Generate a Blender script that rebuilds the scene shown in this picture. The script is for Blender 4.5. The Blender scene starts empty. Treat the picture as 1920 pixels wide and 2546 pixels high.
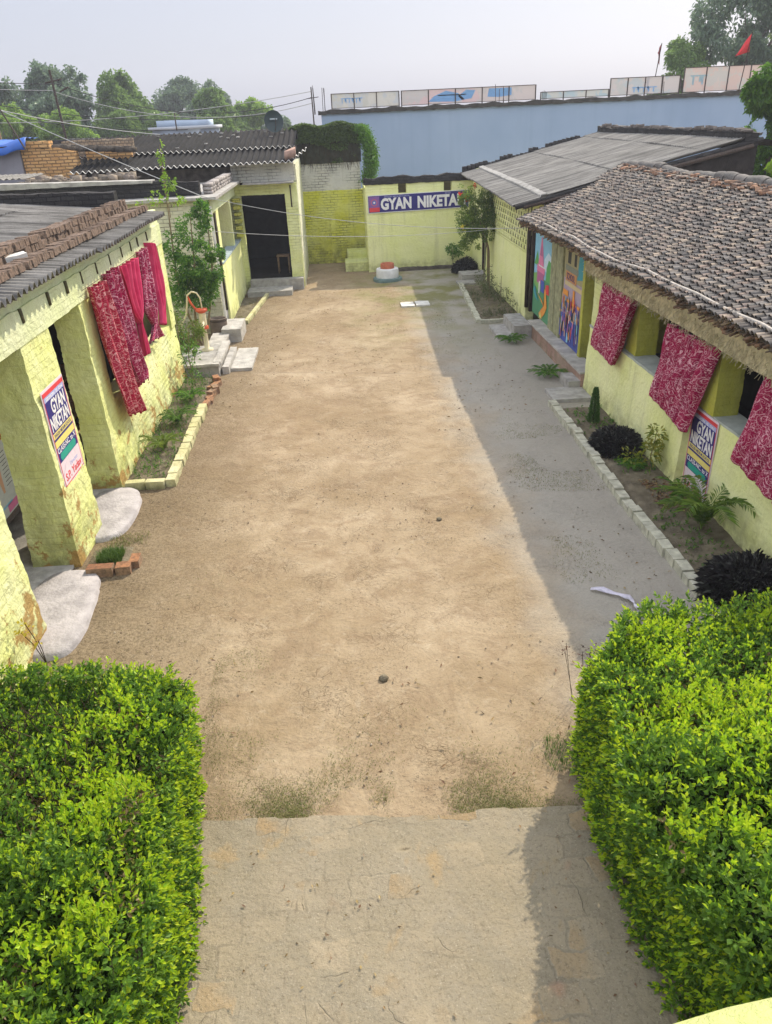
import bpy, math, random
import numpy as np
from mathutils import Vector, Matrix

random.seed(7)
RNG = np.random.default_rng(11)
scene = bpy.context.scene
R = math.radians

# ------------------------------------------------------------------ camera
F_PX = 1854.0
PITCH, YAW, ROLL = R(27.9), R(2.6), R(-2.71)
fwd = Vector((math.sin(YAW)*math.cos(PITCH), math.cos(YAW)*math.cos(PITCH), -math.sin(PITCH)))
rt = Vector((math.cos(YAW), -math.sin(YAW), 0)); up = rt.cross(fwd)
rt2 = math.cos(ROLL)*rt + math.sin(ROLL)*up
up2 = -math.sin(ROLL)*rt + math.cos(ROLL)*up
cam_d = bpy.data.cameras.new('camera'); cam = bpy.data.objects.new('camera', cam_d)
scene.collection.objects.link(cam)
M = Matrix.Identity(4)
for i in range(3):
    M[i][0] = rt2[i]; M[i][1] = up2[i]; M[i][2] = -fwd[i]
M.translation = Vector((0, 0, 4.6))
cam.matrix_world = M
cam_d.sensor_fit = 'HORIZONTAL'; cam_d.sensor_width = 36.0
cam_d.lens = 36.0*F_PX/1920.0
cam_d.clip_start = 0.05; cam_d.clip_end = 1500
scene.camera = cam

# ------------------------------------------------------------------ light
SUN = Vector((0.67, 0.90, 1.0)).normalized()
world = bpy.data.worlds.new('World'); scene.world = world; world.use_nodes = True
wt = world.node_tree; wt.nodes.clear()
wo = wt.nodes.new('ShaderNodeOutputWorld'); wb = wt.nodes.new('ShaderNodeBackground')
sky = wt.nodes.new('ShaderNodeTexSky'); sky.sky_type = 'NISHITA'; sky.sun_disc = False
sky.sun_elevation = math.asin(SUN.z); sky.sun_rotation = math.atan2(SUN.x, SUN.y)
sky.air_density = 1.0; sky.dust_density = 3.0; sky.ozone_density = 1.0; sky.altitude = 0
hs = wt.nodes.new('ShaderNodeHueSaturation'); hs.inputs['Saturation'].default_value = 0.60
hs.inputs['Value'].default_value = 1.0
fill_veil = wt.nodes.new('ShaderNodeMix'); fill_veil.data_type = 'RGBA'; fill_veil.inputs[0].default_value = 0.80
wtc = wt.nodes.new('ShaderNodeTexCoord'); wsep = wt.nodes.new('ShaderNodeSeparateXYZ'); wt.links.new(wtc.outputs['Generated'], wsep.inputs[0])
wr = wt.nodes.new('ShaderNodeValToRGB'); wr.color_ramp.elements[0].position = .20; wr.color_ramp.elements[1].position = .42
wr.color_ramp.elements[0].color = (.285, .297, .348, 1); wr.color_ramp.elements[1].color = (.90, .93, 1.0, 1)  # upper dome brightened out of view, added to fill the shade
wm = wt.nodes.new('ShaderNodeMix'); wm.data_type = 'RGBA'; wm.blend_type = 'MULTIPLY'; wm.inputs[0].default_value = 1.0; wm.inputs[7].default_value = (7.8, 7.85, 8.15, 1)
wt.links.new(wsep.outputs[2], wr.inputs[0]); wt.links.new(wr.outputs[0], wm.inputs[6]); wt.links.new(wm.outputs[2], fill_veil.inputs[7])
wt.links.new(sky.outputs[0], hs.inputs['Color']); wt.links.new(hs.outputs[0], fill_veil.inputs[6]); wt.links.new(fill_veil.outputs[2], wb.inputs[0])
wb.inputs[1].default_value = 0.15
wt.links.new(wb.outputs[0], wo.inputs[0])
sd = bpy.data.lights.new('sun', 'SUN'); sd.energy = 3.15; sd.angle = R(0.6); sd.color = (1.0, 0.89, 0.72)
so = bpy.data.objects.new('sun', sd); scene.collection.objects.link(so)
so.rotation_euler = SUN.to_track_quat('Z', 'Y').to_euler(); so.location = (20, 25, 40)
vs = scene.view_settings
vs.view_transform = 'Standard'; vs.look = 'None'; vs.gamma = 1.0; vs.exposure = 0.72; vs.use_curve_mapping = False

# ------------------------------------------------------------------ materials
MATS = {}
class NT:
    def __init__(s, name):
        s.m = bpy.data.materials.new(name); s.m.use_nodes = True
        s.t = s.m.node_tree; s.t.nodes.clear()
        s.out = s.t.nodes.new('ShaderNodeOutputMaterial')
    def n(s, typ, **kw):
        nd = s.t.nodes.new('ShaderNode'+typ)
        for k, v in kw.items():
            if k in ('_',): continue
            if hasattr(nd, k) and k not in nd.inputs: setattr(nd, k, v)
            else: s.put(nd, k, v)
        return nd
    def put(s, nd, k, v):
        inp = nd.inputs[k]
        if isinstance(v, bpy.types.Node): s.t.links.new(v.outputs[0], inp)
        elif isinstance(v, bpy.types.NodeSocket): s.t.links.new(v, inp)
        else: inp.default_value = v
    def pos(s): return s.n('NewGeometry').outputs['Position']
    def noise(s, scale, detail=4, rough=.55, vec=None, dist=0.0):
        nd = s.n('TexNoise', Scale=scale, Detail=float(detail), Roughness=rough, Distortion=dist)
        s.put(nd, 'Vector', vec if vec is not None else s.pos()); return nd.outputs['Fac']
    def ramp(s, fac, a, b, ca=(0,0,0,1), cb=(1,1,1,1)):
        nd = s.n('ValToRGB'); s.put(nd, 'Fac', fac)
        e = nd.color_ramp.elements; e[0].position = a; e[1].position = b
        e[0].color = c4(ca); e[1].color = c4(cb); return nd.outputs[0]
    def mix(s, fac, a, b, mode='MIX'):
        nd = s.n('Mix', data_type='RGBA', blend_type=mode)
        s.put(nd, 0, fac)
        for i, v in ((6, a), (7, b)):
            if isinstance(v, tuple): nd.inputs[i].default_value = c4(v)
            else: s.put(nd, i, v)
        return nd.outputs[2]
    def math(s, op, a, b=0.0):
        nd = s.n('Math', operation=op); s.put(nd, 0, a); s.put(nd, 1, b); return nd.outputs[0]
    def bump(s, h, strength=.5, dist=.02, normal=None):
        nd = s.n('Bump', Strength=strength, Distance=dist); s.put(nd, 'Height', h)
        if normal is not None: s.put(nd, 'Normal', normal)
        return nd.outputs[0]
    def done(s, col, rough=.9, normal=None, spec=.25, metallic=0.0):
        b = s.n('BsdfPrincipled')
        if isinstance(col, tuple): b.inputs['Base Color'].default_value = c4(col)
        else: s.put(b, 'Base Color', col)
        s.put(b, 'Roughness', rough); b.inputs['Specular IOR Level'].default_value = spec
        b.inputs['Metallic'].default_value = metallic
        if normal is not None: s.put(b, 'Normal', normal)
        s.t.links.new(b.outputs[0], s.out.inputs[0]); return s.m
    def wallvec(s):
        """(horizontal along the wall, height) for walls facing x or y, (x,y) on tops"""
        g = s.n('NewGeometry'); sp = s.n('SeparateXYZ'); s.put(sp, 0, g.outputs['Position'])
        sn = s.n('SeparateXYZ'); s.put(sn, 0, g.outputs['True Normal'])
        ax = s.math('GREATER_THAN', s.math('ABSOLUTE', sn.outputs[0]), .6)
        az = s.math('GREATER_THAN', s.math('ABSOLUTE', sn.outputs[2]), .75)
        h = s.n('Mix', data_type='FLOAT'); s.put(h, 0, ax); s.put(h, 2, sp.outputs[0]); s.put(h, 3, sp.outputs[1])
        v = s.n('Mix', data_type='FLOAT'); s.put(v, 0, az); s.put(v, 2, sp.outputs[2]); s.put(v, 3, sp.outputs[1])
        c = s.n('CombineXYZ'); s.put(c, 0, h.outputs[0]); s.put(c, 1, v.outputs[0]); return c.outputs[0]
def c4(c): return (c[0], c[1], c[2], 1.0)

def plain(name, col, rough=.85, var=.25, scale=8, bump=.3, spec=.25, metallic=0.0, dist=.01):
    if name in MATS: return MATS[name]
    t = NT(name); f = t.noise(scale, 5)
    d = tuple(max(0, x*(1-var)) for x in col); l = tuple(min(1, x*(1+var*.7)) for x in col)
    c = t.mix(t.ramp(f, .3, .7), d, l)
    MATS[name] = t.done(c, rough, t.bump(t.noise(scale*5, 4), bump, dist) if bump else None, spec, metallic)
    return MATS[name]

def island(name, cols, rough=.9, bump=.3, spec=.2, scale=25, dirt=.35):
    """every separate piece of the mesh takes its own shade out of cols"""
    if name in MATS: return MATS[name]
    t = NT(name); g = t.n('NewGeometry')
    nd = t.n('ValToRGB'); t.put(nd, 'Fac', g.outputs['Random Per Island'])
    cr = nd.color_ramp; cr.interpolation = 'LINEAR'
    while len(cr.elements) < len(cols): cr.elements.new(.5)
    for i, c in enumerate(cols):
        cr.elements[i].position = i/(len(cols)-1); cr.elements[i].color = c4(c)
    f = t.ramp(t.noise(scale, 5), .35, .65)
    c = t.mix(t.math('MULTIPLY', f, dirt), nd.outputs[0], (.04, .038, .034))
    MATS[name] = t.done(c, rough, t.bump(t.noise(scale*3, 4), bump, .01), spec); return MATS[name]

def leaf(name, cols, trans=.35, rough=.45, spec=.4):
    if name in MATS: return MATS[name]
    t = NT(name); g = t.n('NewGeometry'); nd = t.n('ValToRGB'); t.put(nd, 'Fac', g.outputs['Random Per Island'])
    cr = nd.color_ramp
    while len(cr.elements) < len(cols): cr.elements.new(.5)
    for i, c in enumerate(cols):
        cr.elements[i].position = i/(len(cols)-1); cr.elements[i].color = c4(c)
    f = t.ramp(t.noise(2.2, 3), .35, .7)
    col = t.mix(t.math('MULTIPLY', f, .35), nd.outputs[0], tuple(x*.45 for x in cols[0]))
    b = t.n('BsdfPrincipled'); t.put(b, 'Base Color', col); b.inputs['Roughness'].default_value = rough
    b.inputs['Specular IOR Level'].default_value = spec
    tr = t.n('BsdfTranslucent'); t.put(tr, 'Color', t.mix(.5, col, (.5, .6, .05), 'MULTIPLY') if False else col)
    mx = t.n('MixShader'); mx.inputs[0].default_value = trans
    t.t.links.new(b.outputs[0], mx.inputs[1]); t.t.links.new(tr.outputs[0], mx.inputs[2])
    t.t.links.new(mx.outputs[0], t.out.inputs[0]); MATS[name] = t.m; return t.m

def lime(name, col, col2, brick=.5, stain=.6, mortar=.10, base_h=.5, peel=.0, joints=.35):
    """lime-washed masonry: two paint tones, open joints, stains and growth near the ground, peeled spots"""
    if name in MATS: return MATS[name]
    t = NT(name); wv = t.wallvec(); P = t.pos()
    wn = t.n('TexNoise', Scale=9.0, Detail=3.0); t.put(wn, 'Vector', P)
    dv = t.n('VectorMath', operation='MULTIPLY_ADD'); t.put(dv, 0, wn.outputs['Color']); dv.inputs[1].default_value = (.03, .022, 0); t.put(dv, 2, wv)
    br = t.n('TexBrick', Scale=1.0); t.put(br, 'Vector', dv.outputs[0])
    br.inputs['Mortar Size'].default_value = .008; br.inputs['Mortar Smooth'].default_value = .3
    br.inputs['Brick Width'].default_value = .25; br.inputs['Row Height'].default_value = .085
    jf = t.math('MULTIPLY', br.outputs['Fac'], t.ramp(t.noise(1.7, 4), .42, .62))
    c = t.mix(t.ramp(t.noise(1.3, 5, .6), .35, .65), col, col2)
    c = t.mix(t.math('MULTIPLY', t.ramp(t.noise(22, 4), .5, .8), .25), c, tuple(x*.6 for x in col))
    # streaks running down
    mp = t.n('Mapping'); t.put(mp, 'Vector', P); mp.inputs['Scale'].default_value = (3.5, 3.5, .35)
    st = t.ramp(t.noise(1.0, 4, .6, mp.outputs[0]), .56, .78)
    c = t.mix(t.math('MULTIPLY', st, stain*.5), c, (.20, .19, .10))
    sz = t.n('SeparateXYZ'); t.put(sz, 0, P)
    low = t.n('MapRange', clamp=True); t.put(low, 0, sz.outputs[2]); low.inputs[1].default_value = base_h; low.inputs[2].default_value = 0
    lowf = t.math('MULTIPLY', low.outputs[0], t.ramp(t.noise(3.5, 5, .65), .38, .62))
    c = t.mix(t.math('MULTIPLY', lowf, stain), c, (.13, .13, .05))
    if peel:
        lp = t.n('MapRange', clamp=True); t.put(lp, 0, sz.outputs[2]); lp.inputs[1].default_value = 1.1; lp.inputs[2].default_value = .1
        c = t.mix(t.math('MULTIPLY', t.ramp(t.math('ADD', t.noise(3.2, 6, .7), t.math('MULTIPLY', lp.outputs[0], .15)), .64, .69), .9), c, (.36, .22, .07))
    c = t.mix(t.math('MULTIPLY', jf, joints), c, (.05, .05, .03))
    h = t.math('SUBTRACT', t.math('ADD', t.noise(14, 6, .65), t.math('MULTIPLY', t.noise(5, 3), .6)), t.math('MULTIPLY', jf, brick*1.6))
    MATS[name] = t.done(c, .92, t.bump(h, .8, .035), .15); return MATS[name]

def brickmat(name, c1, c2, mort, dirt=(.04, .035, .03), dirtf=.5, w=.25, h=.08, ms=.012):
    if name in MATS: return MATS[name]
    t = NT(name); wv = t.wallvec(); P = t.pos()
    wn = t.n('TexNoise', Scale=7.0, Detail=3.0); t.put(wn, 'Vector', P)
    dv = t.n('VectorMath', operation='MULTIPLY_ADD'); t.put(dv, 0, wn.outputs['Color']); dv.inputs[1].default_value = (.04, .03, 0); t.put(dv, 2, wv)
    br = t.n('TexBrick', Scale=1.0); t.put(br, 'Vector', dv.outputs[0])
    br.inputs['Color1'].default_value = c4(c1); br.inputs['Color2'].default_value = c4(c2); br.inputs['Mortar'].default_value = c4(mort)
    br.inputs['Mortar Size'].default_value = ms; br.inputs['Brick Width'].default_value = w; br.inputs['Row Height'].default_value = h
    c = t.mix(t.math('MULTIPLY', t.ramp(t.noise(1.6, 6, .65), .40, .62), dirtf), br.outputs['Color'], dirt)
    c = t.mix(t.math('MULTIPLY', t.noise(30, 4), .35), c, tuple(x*1.6+.01 for x in c1))
    hh = t.math('SUBTRACT', t.noise(16, 5), br.outputs['Fac'])
    MATS[name] = t.done(c, .93, t.bump(hh, .8, .03), .15); return MATS[name]

YEL = lime('yellow_limewash', (.68, .72, .26), (.75, .78, .42), peel=.0, base_h=.45, joints=.28)
YELP = lime('yellow_limewash_peeling', (.66, .70, .25), (.74, .77, .42), brick=.12, peel=.8, base_h=.75, joints=.09, stain=.75)
YELR = lime('yellow_limewash_plaster', (.76, .79, .33), (.82, .83, .44), brick=.05, stain=.7, base_h=.45, joints=.04)
YELD = lime('deep_yellow_limewash', (.62, .62, .06), (.68, .69, .20), brick=.7, stain=.9, base_h=1.1, joints=.75)
PALEG = lime('pale_green_limewash', (.62, .68, .36), (.70, .74, .48), brick=.1, stain=.4, joints=.08)
WHB = lime('whitewashed_brick', (.58, .57, .50), (.70, .68, .58), brick=1.0, stain=.9, base_h=1.2, joints=.8)
WHY = lime('cream_washed_brick', (.60, .58, .42), (.72, .70, .55), brick=1.0, stain=.9, base_h=1.4, joints=.8)
OLIVE = lime('olive_wash', (.44, .43, .06), (.52, .51, .10), brick=.1, stain=.8, base_h=.9, joints=.03)

# ------------------------------------------------------------------ mesh helpers
COL = scene.collection
def vnoise(P, f, seed=0):
    P = np.asarray(P, float)*f + seed*17.3
    i = np.floor(P).astype(np.int64); u = P-i; u = u*u*(3-2*u)
    def h(a):
        n = (a[:, 0]*374761393 + a[:, 1]*668265263 + a[:, 2]*2147483647 + seed*144269) & 0xffffffff
        n = ((n ^ (n >> 13))*1274126177) & 0xffffffff
        return ((n ^ (n >> 16)) & 0xffff)/65535.0
    r = 0
    for dx in (0, 1):
        for dy in (0, 1):
            for dz in (0, 1):
                w = (u[:, 0] if dx else 1-u[:, 0])*(u[:, 1] if dy else 1-u[:, 1])*(u[:, 2] if dz else 1-u[:, 2])
                r = r + w*h(i+np.array([dx, dy, dz]))
    return r*2-1

class MB:
    def __init__(s): s.V = []; s.F4 = []; s.F3 = []; s.n = 0
    def add(s, V, F):
        V = np.asarray(V, float); F = np.asarray(F, np.int64)
        s.V.append(V)
        (s.F4 if F.shape[1] == 4 else s.F3).append(F+s.n); s.n += len(V)
        return s
    def box(s, x0, x1, y0, y1, z0, z1, jit=0, rot=None, sh=0):
        c = np.array([[x0,y0,z0],[x1,y0,z0],[x1,y1,z0],[x0,y1,z0],[x0,y0,z1],[x1,y0,z1],[x1,y1,z1],[x0,y1,z1]], float)
        if jit: c += RNG.uniform(-jit, jit, c.shape)
        if rot is not None:
            m = c.mean(0); a = rot; ca, sa = math.cos(a), math.sin(a); d = c-m
            c = m+np.stack([d[:,0]*ca-d[:,1]*sa, d[:,0]*sa+d[:,1]*ca, d[:,2]], 1)
        return s.add(c, [[0,3,2,1],[4,5,6,7],[0,1,5,4],[1,2,6,5],[2,3,7,6],[3,0,4,7]])
    def obox(s, c, ax, ay, az):
        """box from centre and three half-axis vectors"""
        c, ax, ay, az = (np.asarray(v, float) for v in (c, ax, ay, az)); V = []
        for k in (-1, 1):
            for i, j in ((-1,-1),(1,-1),(1,1),(-1,1)): V.append(c+i*ax+j*ay+k*az)
        return s.add(V, [[0,3,2,1],[4,5,6,7],[0,1,5,4],[1,2,6,5],[2,3,7,6],[3,0,4,7]])
    def tube(s, pts, r, n=8, cap=True):
        pts = [Vector(p) for p in pts]; rs = r if isinstance(r, (list, tuple)) else [r]*len(pts)
        V = []; prev = None
        for i, p in enumerate(pts):
            d = (pts[min(i+1, len(pts)-1)]-pts[max(i-1, 0)]).normalized()
            a = Vector((0, 0, 1)) if abs(d.z) < .9 else Vector((1, 0, 0))
            if prev is not None:
                u = (prev - d*prev.dot(d)).normalized()
            else: u = d.cross(a).normalized()
            prev = u; w = d.cross(u)
            for k in range(n):
                t = 2*math.pi*k/n; V.append(p+(u*math.cos(t)+w*math.sin(t))*rs[i])
        F = []
        for i in range(len(pts)-1):
            for k in range(n): F.append([i*n+k, i*n+(k+1) % n, (i+1)*n+(k+1) % n, (i+1)*n+k])
        b = s.n; s.add([tuple(v) for v in V], F)
        if cap:
            for e, o in ((0, 0), ((len(pts)-1)*n, 1)):
                c = np.mean([tuple(V[e+k]) for k in range(n)], axis=0)
                T = [[n, (k+1) % n, k] if not o else [n, k, (k+1) % n] for k in range(n)]
                s.add([tuple(V[e+k]) for k in range(n)]+[tuple(c)], T)
        return s
    def lathe(s, c, prof, n=24):
        """prof: list of (radius, z)"""
        V = []; F = []
        for r, z in prof:
            for k in range(n):
                t = 2*math.pi*k/n; V.append((c[0]+r*math.cos(t), c[1]+r*math.sin(t), c[2]+z))
        for i in range(len(prof)-1):
            for k in range(n): F.append([i*n+k, i*n+(k+1) % n, (i+1)*n+(k+1) % n, (i+1)*n+k])
        return s.add(V, F)
    def rough(s, x0, x1, y0, y1, z0, z1, res=.09, amp=.010, brick=0.0, taper=(0, 0), wob=0.0, ztop=None, skip=''):
        """box with displaced faces; brick = depth of open joints; taper widens the foot; ztop(x,y)->z offset of the top edge"""
        lo = np.array([x0, y0, z0], float); hi = np.array([x1, y1, z1], float); L = hi-lo
        def grid(axis, side):
            a, b = [k for k in range(3) if k != axis]
            na, nb = max(1, int(math.ceil(L[a]/res))), max(1, int(math.ceil(L[b]/res)))
            ua, ub = np.meshgrid(np.linspace(0, L[a], na+1), np.linspace(0, L[b], nb+1), indexing='ij')
            P = np.zeros(((na+1)*(nb+1), 3)); P[:, a] = lo[a]+ua.ravel(); P[:, b] = lo[b]+ub.ravel(); P[:, axis] = hi[axis] if side else lo[axis]
            I = np.arange((na+1)*(nb+1)).reshape(na+1, nb+1)
            F = np.stack([I[:-1,:-1], I[1:,:-1], I[1:,1:], I[:-1,1:]], -1).reshape(-1, 4)
            flip = (axis == 1) ^ (not side)
            return P, (F[:, ::-1] if flip else F)
        for axis in range(3):
            for side in (0, 1):
                if f'{"xyz"[axis]}{side}' in skip: continue
                P, F = grid(axis, side); Q = P.copy()
                for k, sd_ in enumerate((1, 2, 3)): Q[:, k] += amp*(.6*vnoise(P, 5, sd_)+.4*vnoise(P, 19, sd_+4))
                if brick:
                    P = P+.018*np.stack([vnoise(P, 2.2, 31), vnoise(P, 2.2, 32), vnoise(P, 2.5, 33)], 1) if False else P
                    zc = P[:, 2]/.085; row = np.floor(zc); fz = np.abs(zc-row-.5)*2
                    for k in (0, 1):
                        onb = (np.abs(P[:, k]-lo[k]) < 1e-6)*(-1.0)+(np.abs(P[:, k]-hi[k]) < 1e-6)*1.0
                        h = P[:, 1-k]/.25+(row % 2)*.5; fh = np.abs(h-np.floor(h)-.5)*2
                        j = np.maximum(np.clip((fz-.62)/.3, 0, 1), np.clip((fh-.84)/.14, 0, 1))
                        rb = vnoise(np.stack([np.floor(h), row, row*0], 1), 1.0, 9)*.5
                        Q[:, k] -= onb*brick*(j*np.clip(.45+1.2*vnoise(P, 1.3, 8), 0, 1.2)+.55*rb)
                if wob: 
                    for k in (0, 1): Q[:, k] += wob*vnoise(P, .8, 20+k)
                w = 1-(P[:, 2]-z0)/max(L[2], 1e-6)
                cx, cy = (x0+x1)/2, (y0+y1)/2
                Q[:, 0] += np.sign(P[:, 0]-cx)*taper[0]*w; Q[:, 1] += np.sign(P[:, 1]-cy)*taper[1]*w
                if ztop is not None: Q[:, 2] += (1-w)*np.array([ztop(a, b) for a, b in P[:, :2]])
                s.add(Q, F)
        return s
    def build(s, name, mat, parent=None, smooth=True):
        me = bpy.data.meshes.new(name)
        V = np.concatenate(s.V); q = np.concatenate(s.F4) if s.F4 else np.zeros((0, 4), np.int64)
        t = np.concatenate(s.F3) if s.F3 else np.zeros((0, 3), np.int64)
        me.vertices.add(len(V)); me.vertices.foreach_set('co', V.astype(np.float32).ravel())
        li = np.concatenate([q.ravel(), t.ravel()]).astype(np.int32)
        me.loops.add(len(li)); me.loops.foreach_set('vertex_index', li)
        me.polygons.add(len(q)+len(t))
        st = np.concatenate([np.arange(len(q))*4, len(q)*4+np.arange(len(t))*3]).astype(np.int32)
        me.polygons.foreach_set('loop_start', st)
        me.polygons.foreach_set('use_smooth', np.full(len(q)+len(t), smooth))
        me.update(calc_edges=True); me.validate()
        me.materials.append(mat)
        o = bpy.data.objects.new(name, me); COL.objects.link(o)
        if parent is not None:
            o.parent = parent
            o.matrix_parent_inverse = Matrix.Translation(-Vector(parent_world(parent)))
        return o
def parent_world(p):
    v = Vector(p.location)
    q = p
    while q.parent is not None: q = q.parent; v = Vector(q.location) if q.type == 'EMPTY' else v
    return v if p.type == 'EMPTY' else Vector((0, 0, 0)) if p.parent is None else parent_world_mesh(p)
def parent_world_mesh(p): return Vector((0, 0, 0))

def tag(o, label=None, cat=None, group=None, kind=None):
    if label: o['label'] = label
    if cat: o['category'] = cat
    if group: o['group'] = group
    if kind: o['kind'] = kind
    return o
def thing(name, loc, label, cat, group=None):
    o = bpy.data.objects.new(name, None); COL.objects.link(o); o.location = loc; o.empty_display_size = .2
    return tag(o, label, cat, group)
def copy_tree(o, loc, rz=0.0, label=None, scale=None):
    c = o.copy(); COL.objects.link(c); c.location = loc; c.rotation_euler = (0, 0, rz)
    if scale: c.scale = (scale,)*3
    if label: c['label'] = label
    for ch in [x for x in bpy.data.objects if x.parent == o]:
        d = ch.copy(); COL.objects.link(d); d.parent = c
    return c

# leaves -----------------------------------------------------------
def unit(v): return v/np.maximum(np.linalg.norm(v, axis=1, keepdims=True), 1e-9)
def leaves(mb, P, D, L, W, fold=.25, droop=.0):
    """P base points, D directions, L length, W width: a folded pointed leaf each"""
    n = len(P); D = unit(D); r = unit(RNG.normal(size=(n, 3)))
    S = unit(np.cross(D, r)); N = np.cross(S, D)
    N *= np.where(N[:, 2:3] < 0, -1, 1)
    L = np.broadcast_to(L, (n,))[:, None]*RNG.uniform(.7, 1.25, (n, 1)); W = np.broadcast_to(W, (n,))[:, None]*RNG.uniform(.75, 1.2, (n, 1))
    mid = P+D*L*.5; tip = P+D*L-np.array([0, 0, 1.])*L*droop
    a = mid+S*W*.5+N*W*fold; b = mid-S*W*.5+N*W*fold
    V = np.stack([P, a, tip, b], 1).reshape(-1, 3); I = np.arange(n)*4
    F = np.concatenate([np.stack([I, I+1, I+2], 1), np.stack([I, I+2, I+3], 1)])
    mb.add(V, F)
def sprigs(mb, tips, P, D, length, k, L, W, tipn=3, spread=1.0):
    """stems with k leaves each; the last tipn leaves of every stem go into the mesh tips"""
    n = len(P); D = unit(D)
    r = unit(np.cross(D, unit(RNG.normal(size=(n, 3))))); r2 = np.cross(D, r)
    for j in range(k):
        t = (j+.5)/k; ang = j*2.4+RNG.uniform(0, .6, n)
        out = r*np.cos(ang)[:, None]+r2*np.sin(ang)[:, None]
        base = P+D*(length*t)[:, None] if np.ndim(length) else P+D*length*t
        d = out*spread*(1.15-.75*t)+D*(.35+.9*t)+RNG.normal(0, .15, (n, 3))
        tgt = tips if (tips is not None and j >= k-tipn) else mb
        leaves(tgt, base, d, L*(1-.25*t), W*(1-.25*t), fold=.2, droop=.05)
def stems(mb, P, D, length, r=.003):
    n = len(P); D = unit(D); S = unit(np.cross(D, unit(RNG.normal(size=(n, 3))))); T = np.cross(D, S)
    A = [P+S*r, P-S*r*.5+T*r*.8, P-S*r*.5-T*r*.8]; B = [a+D*length for a in A]
    V = np.stack(A+B, 1).reshape(-1, 3); I = np.arange(n)*6
    F = np.concatenate([np.stack([I+a, I+b, I+3+b, I+3+a], 1) for a, b in ((0, 1), (1, 2), (2, 0))])
    mb.add(V, F)
def blades(mb, P, h, w=.006, lean=.5):
    n = len(P); a = RNG.uniform(0, 2*np.pi, n); d = np.stack([np.cos(a), np.sin(a), 0*a], 1)
    s = np.stack([-np.sin(a), np.cos(a), 0*a], 1); h = np.broadcast_to(h, (n,))[:, None]*RNG.uniform(.5, 1.3, (n, 1))
    ln = RNG.uniform(.1, 1, (n, 1))*lean
    m = P+np.array([0, 0, 1.])*h*.6+d*h*ln*.35; t = P+np.array([0, 0, 1.])*h*(1-.3*ln)+d*h*ln
    V = np.stack([P+s*w, P-s*w, m-s*w*.7, m+s*w*.7, t], 1).reshape(-1, 3); I = np.arange(n)*5
    mb.add(V, np.stack([I, I+1, I+2, I+3], 1)); mb.F3.append(np.stack([I+3, I+2, I+4], 1)+mb.n-len(V))

def wall_panel(o, right, upv, nrm, off=.0):
    return dict(o=np.array(o, float), r=np.array(right, float), u=np.array(upv, float), n=np.array(nrm, float))
def prect(mb, pn, u0, v0, u1, v1, d0, d1):
    o, r, u, n = pn['o'], pn['r'], pn['u'], pn['n']
    c = o+r*(u0+u1)/2+u*(v0+v1)/2+n*(d0+d1)/2
    mb.obox(c, r*(u1-u0)/2, u*(v1-v0)/2, n*(d1-d0)/2)
def ppoly(mb, pn, pts, d0, d1):
    o, r, u, n = pn['o'], pn['r'], pn['u'], pn['n']; k = len(pts)
    fr = [o+r*a+u*b+n*d1 for a, b in pts]; bk = [o+r*a+u*b+n*d0 for a, b in pts]
    c = np.mean(fr, axis=0); V = fr+bk+[c]
    T = [[2*k, i, (i+1) % k] for i in range(k)]
    Q = [[i, k+i, k+(i+1) % k, (i+1) % k] for i in range(k)]
    b = mb.n; mb.add(V, T); mb.F4.append(np.array(Q)+b)
def text(name, body, pn, u0, v0, u1, v1, mat, parent, depth=.004, d0=.0, bold=.012, extrude=.0015):
    cu = bpy.data.curves.new('t', 'FONT'); cu.body = body; cu.size = 1; cu.offset = bold; cu.extrude = .002; cu.resolution_u = 3
    cu.space_line = .85
    ob = bpy.data.objects.new('t', cu); COL.objects.link(ob)
    dg = bpy.context.evaluated_depsgraph_get(); me = bpy.data.meshes.new_from_object(ob.evaluated_get(dg))
    bpy.data.objects.remove(ob)
    co = np.zeros(len(me.vertices)*3, np.float32); me.vertices.foreach_get('co', co); co = co.reshape(-1, 3)
    lo, hi = co.min(0), co.max(0)
    a = (co[:, 0]-lo[0])/(hi[0]-lo[0]); b = (co[:, 1]-lo[1])/(hi[1]-lo[1]); z = (co[:, 2] > 0)*1.0
    P = pn['o']+np.outer(u0+a*(u1-u0), pn['r'])+np.outer(v0+b*(v1-v0), pn['u'])+np.outer(d0+z*depth, pn['n'])
    me.vertices.foreach_set('co', P.astype(np.float32).ravel()); me.update()
    me.materials.clear(); me.materials.append(mat); me.name = name
    o = bpy.data.objects.new(name, me); COL.objects.link(o)
    if parent is not None:
        o.parent = parent; o.matrix_parent_inverse = Matrix.Translation(-Vector(parent.location)) if parent.type == 'EMPTY' else Matrix.Identity(4)
    return o

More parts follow.
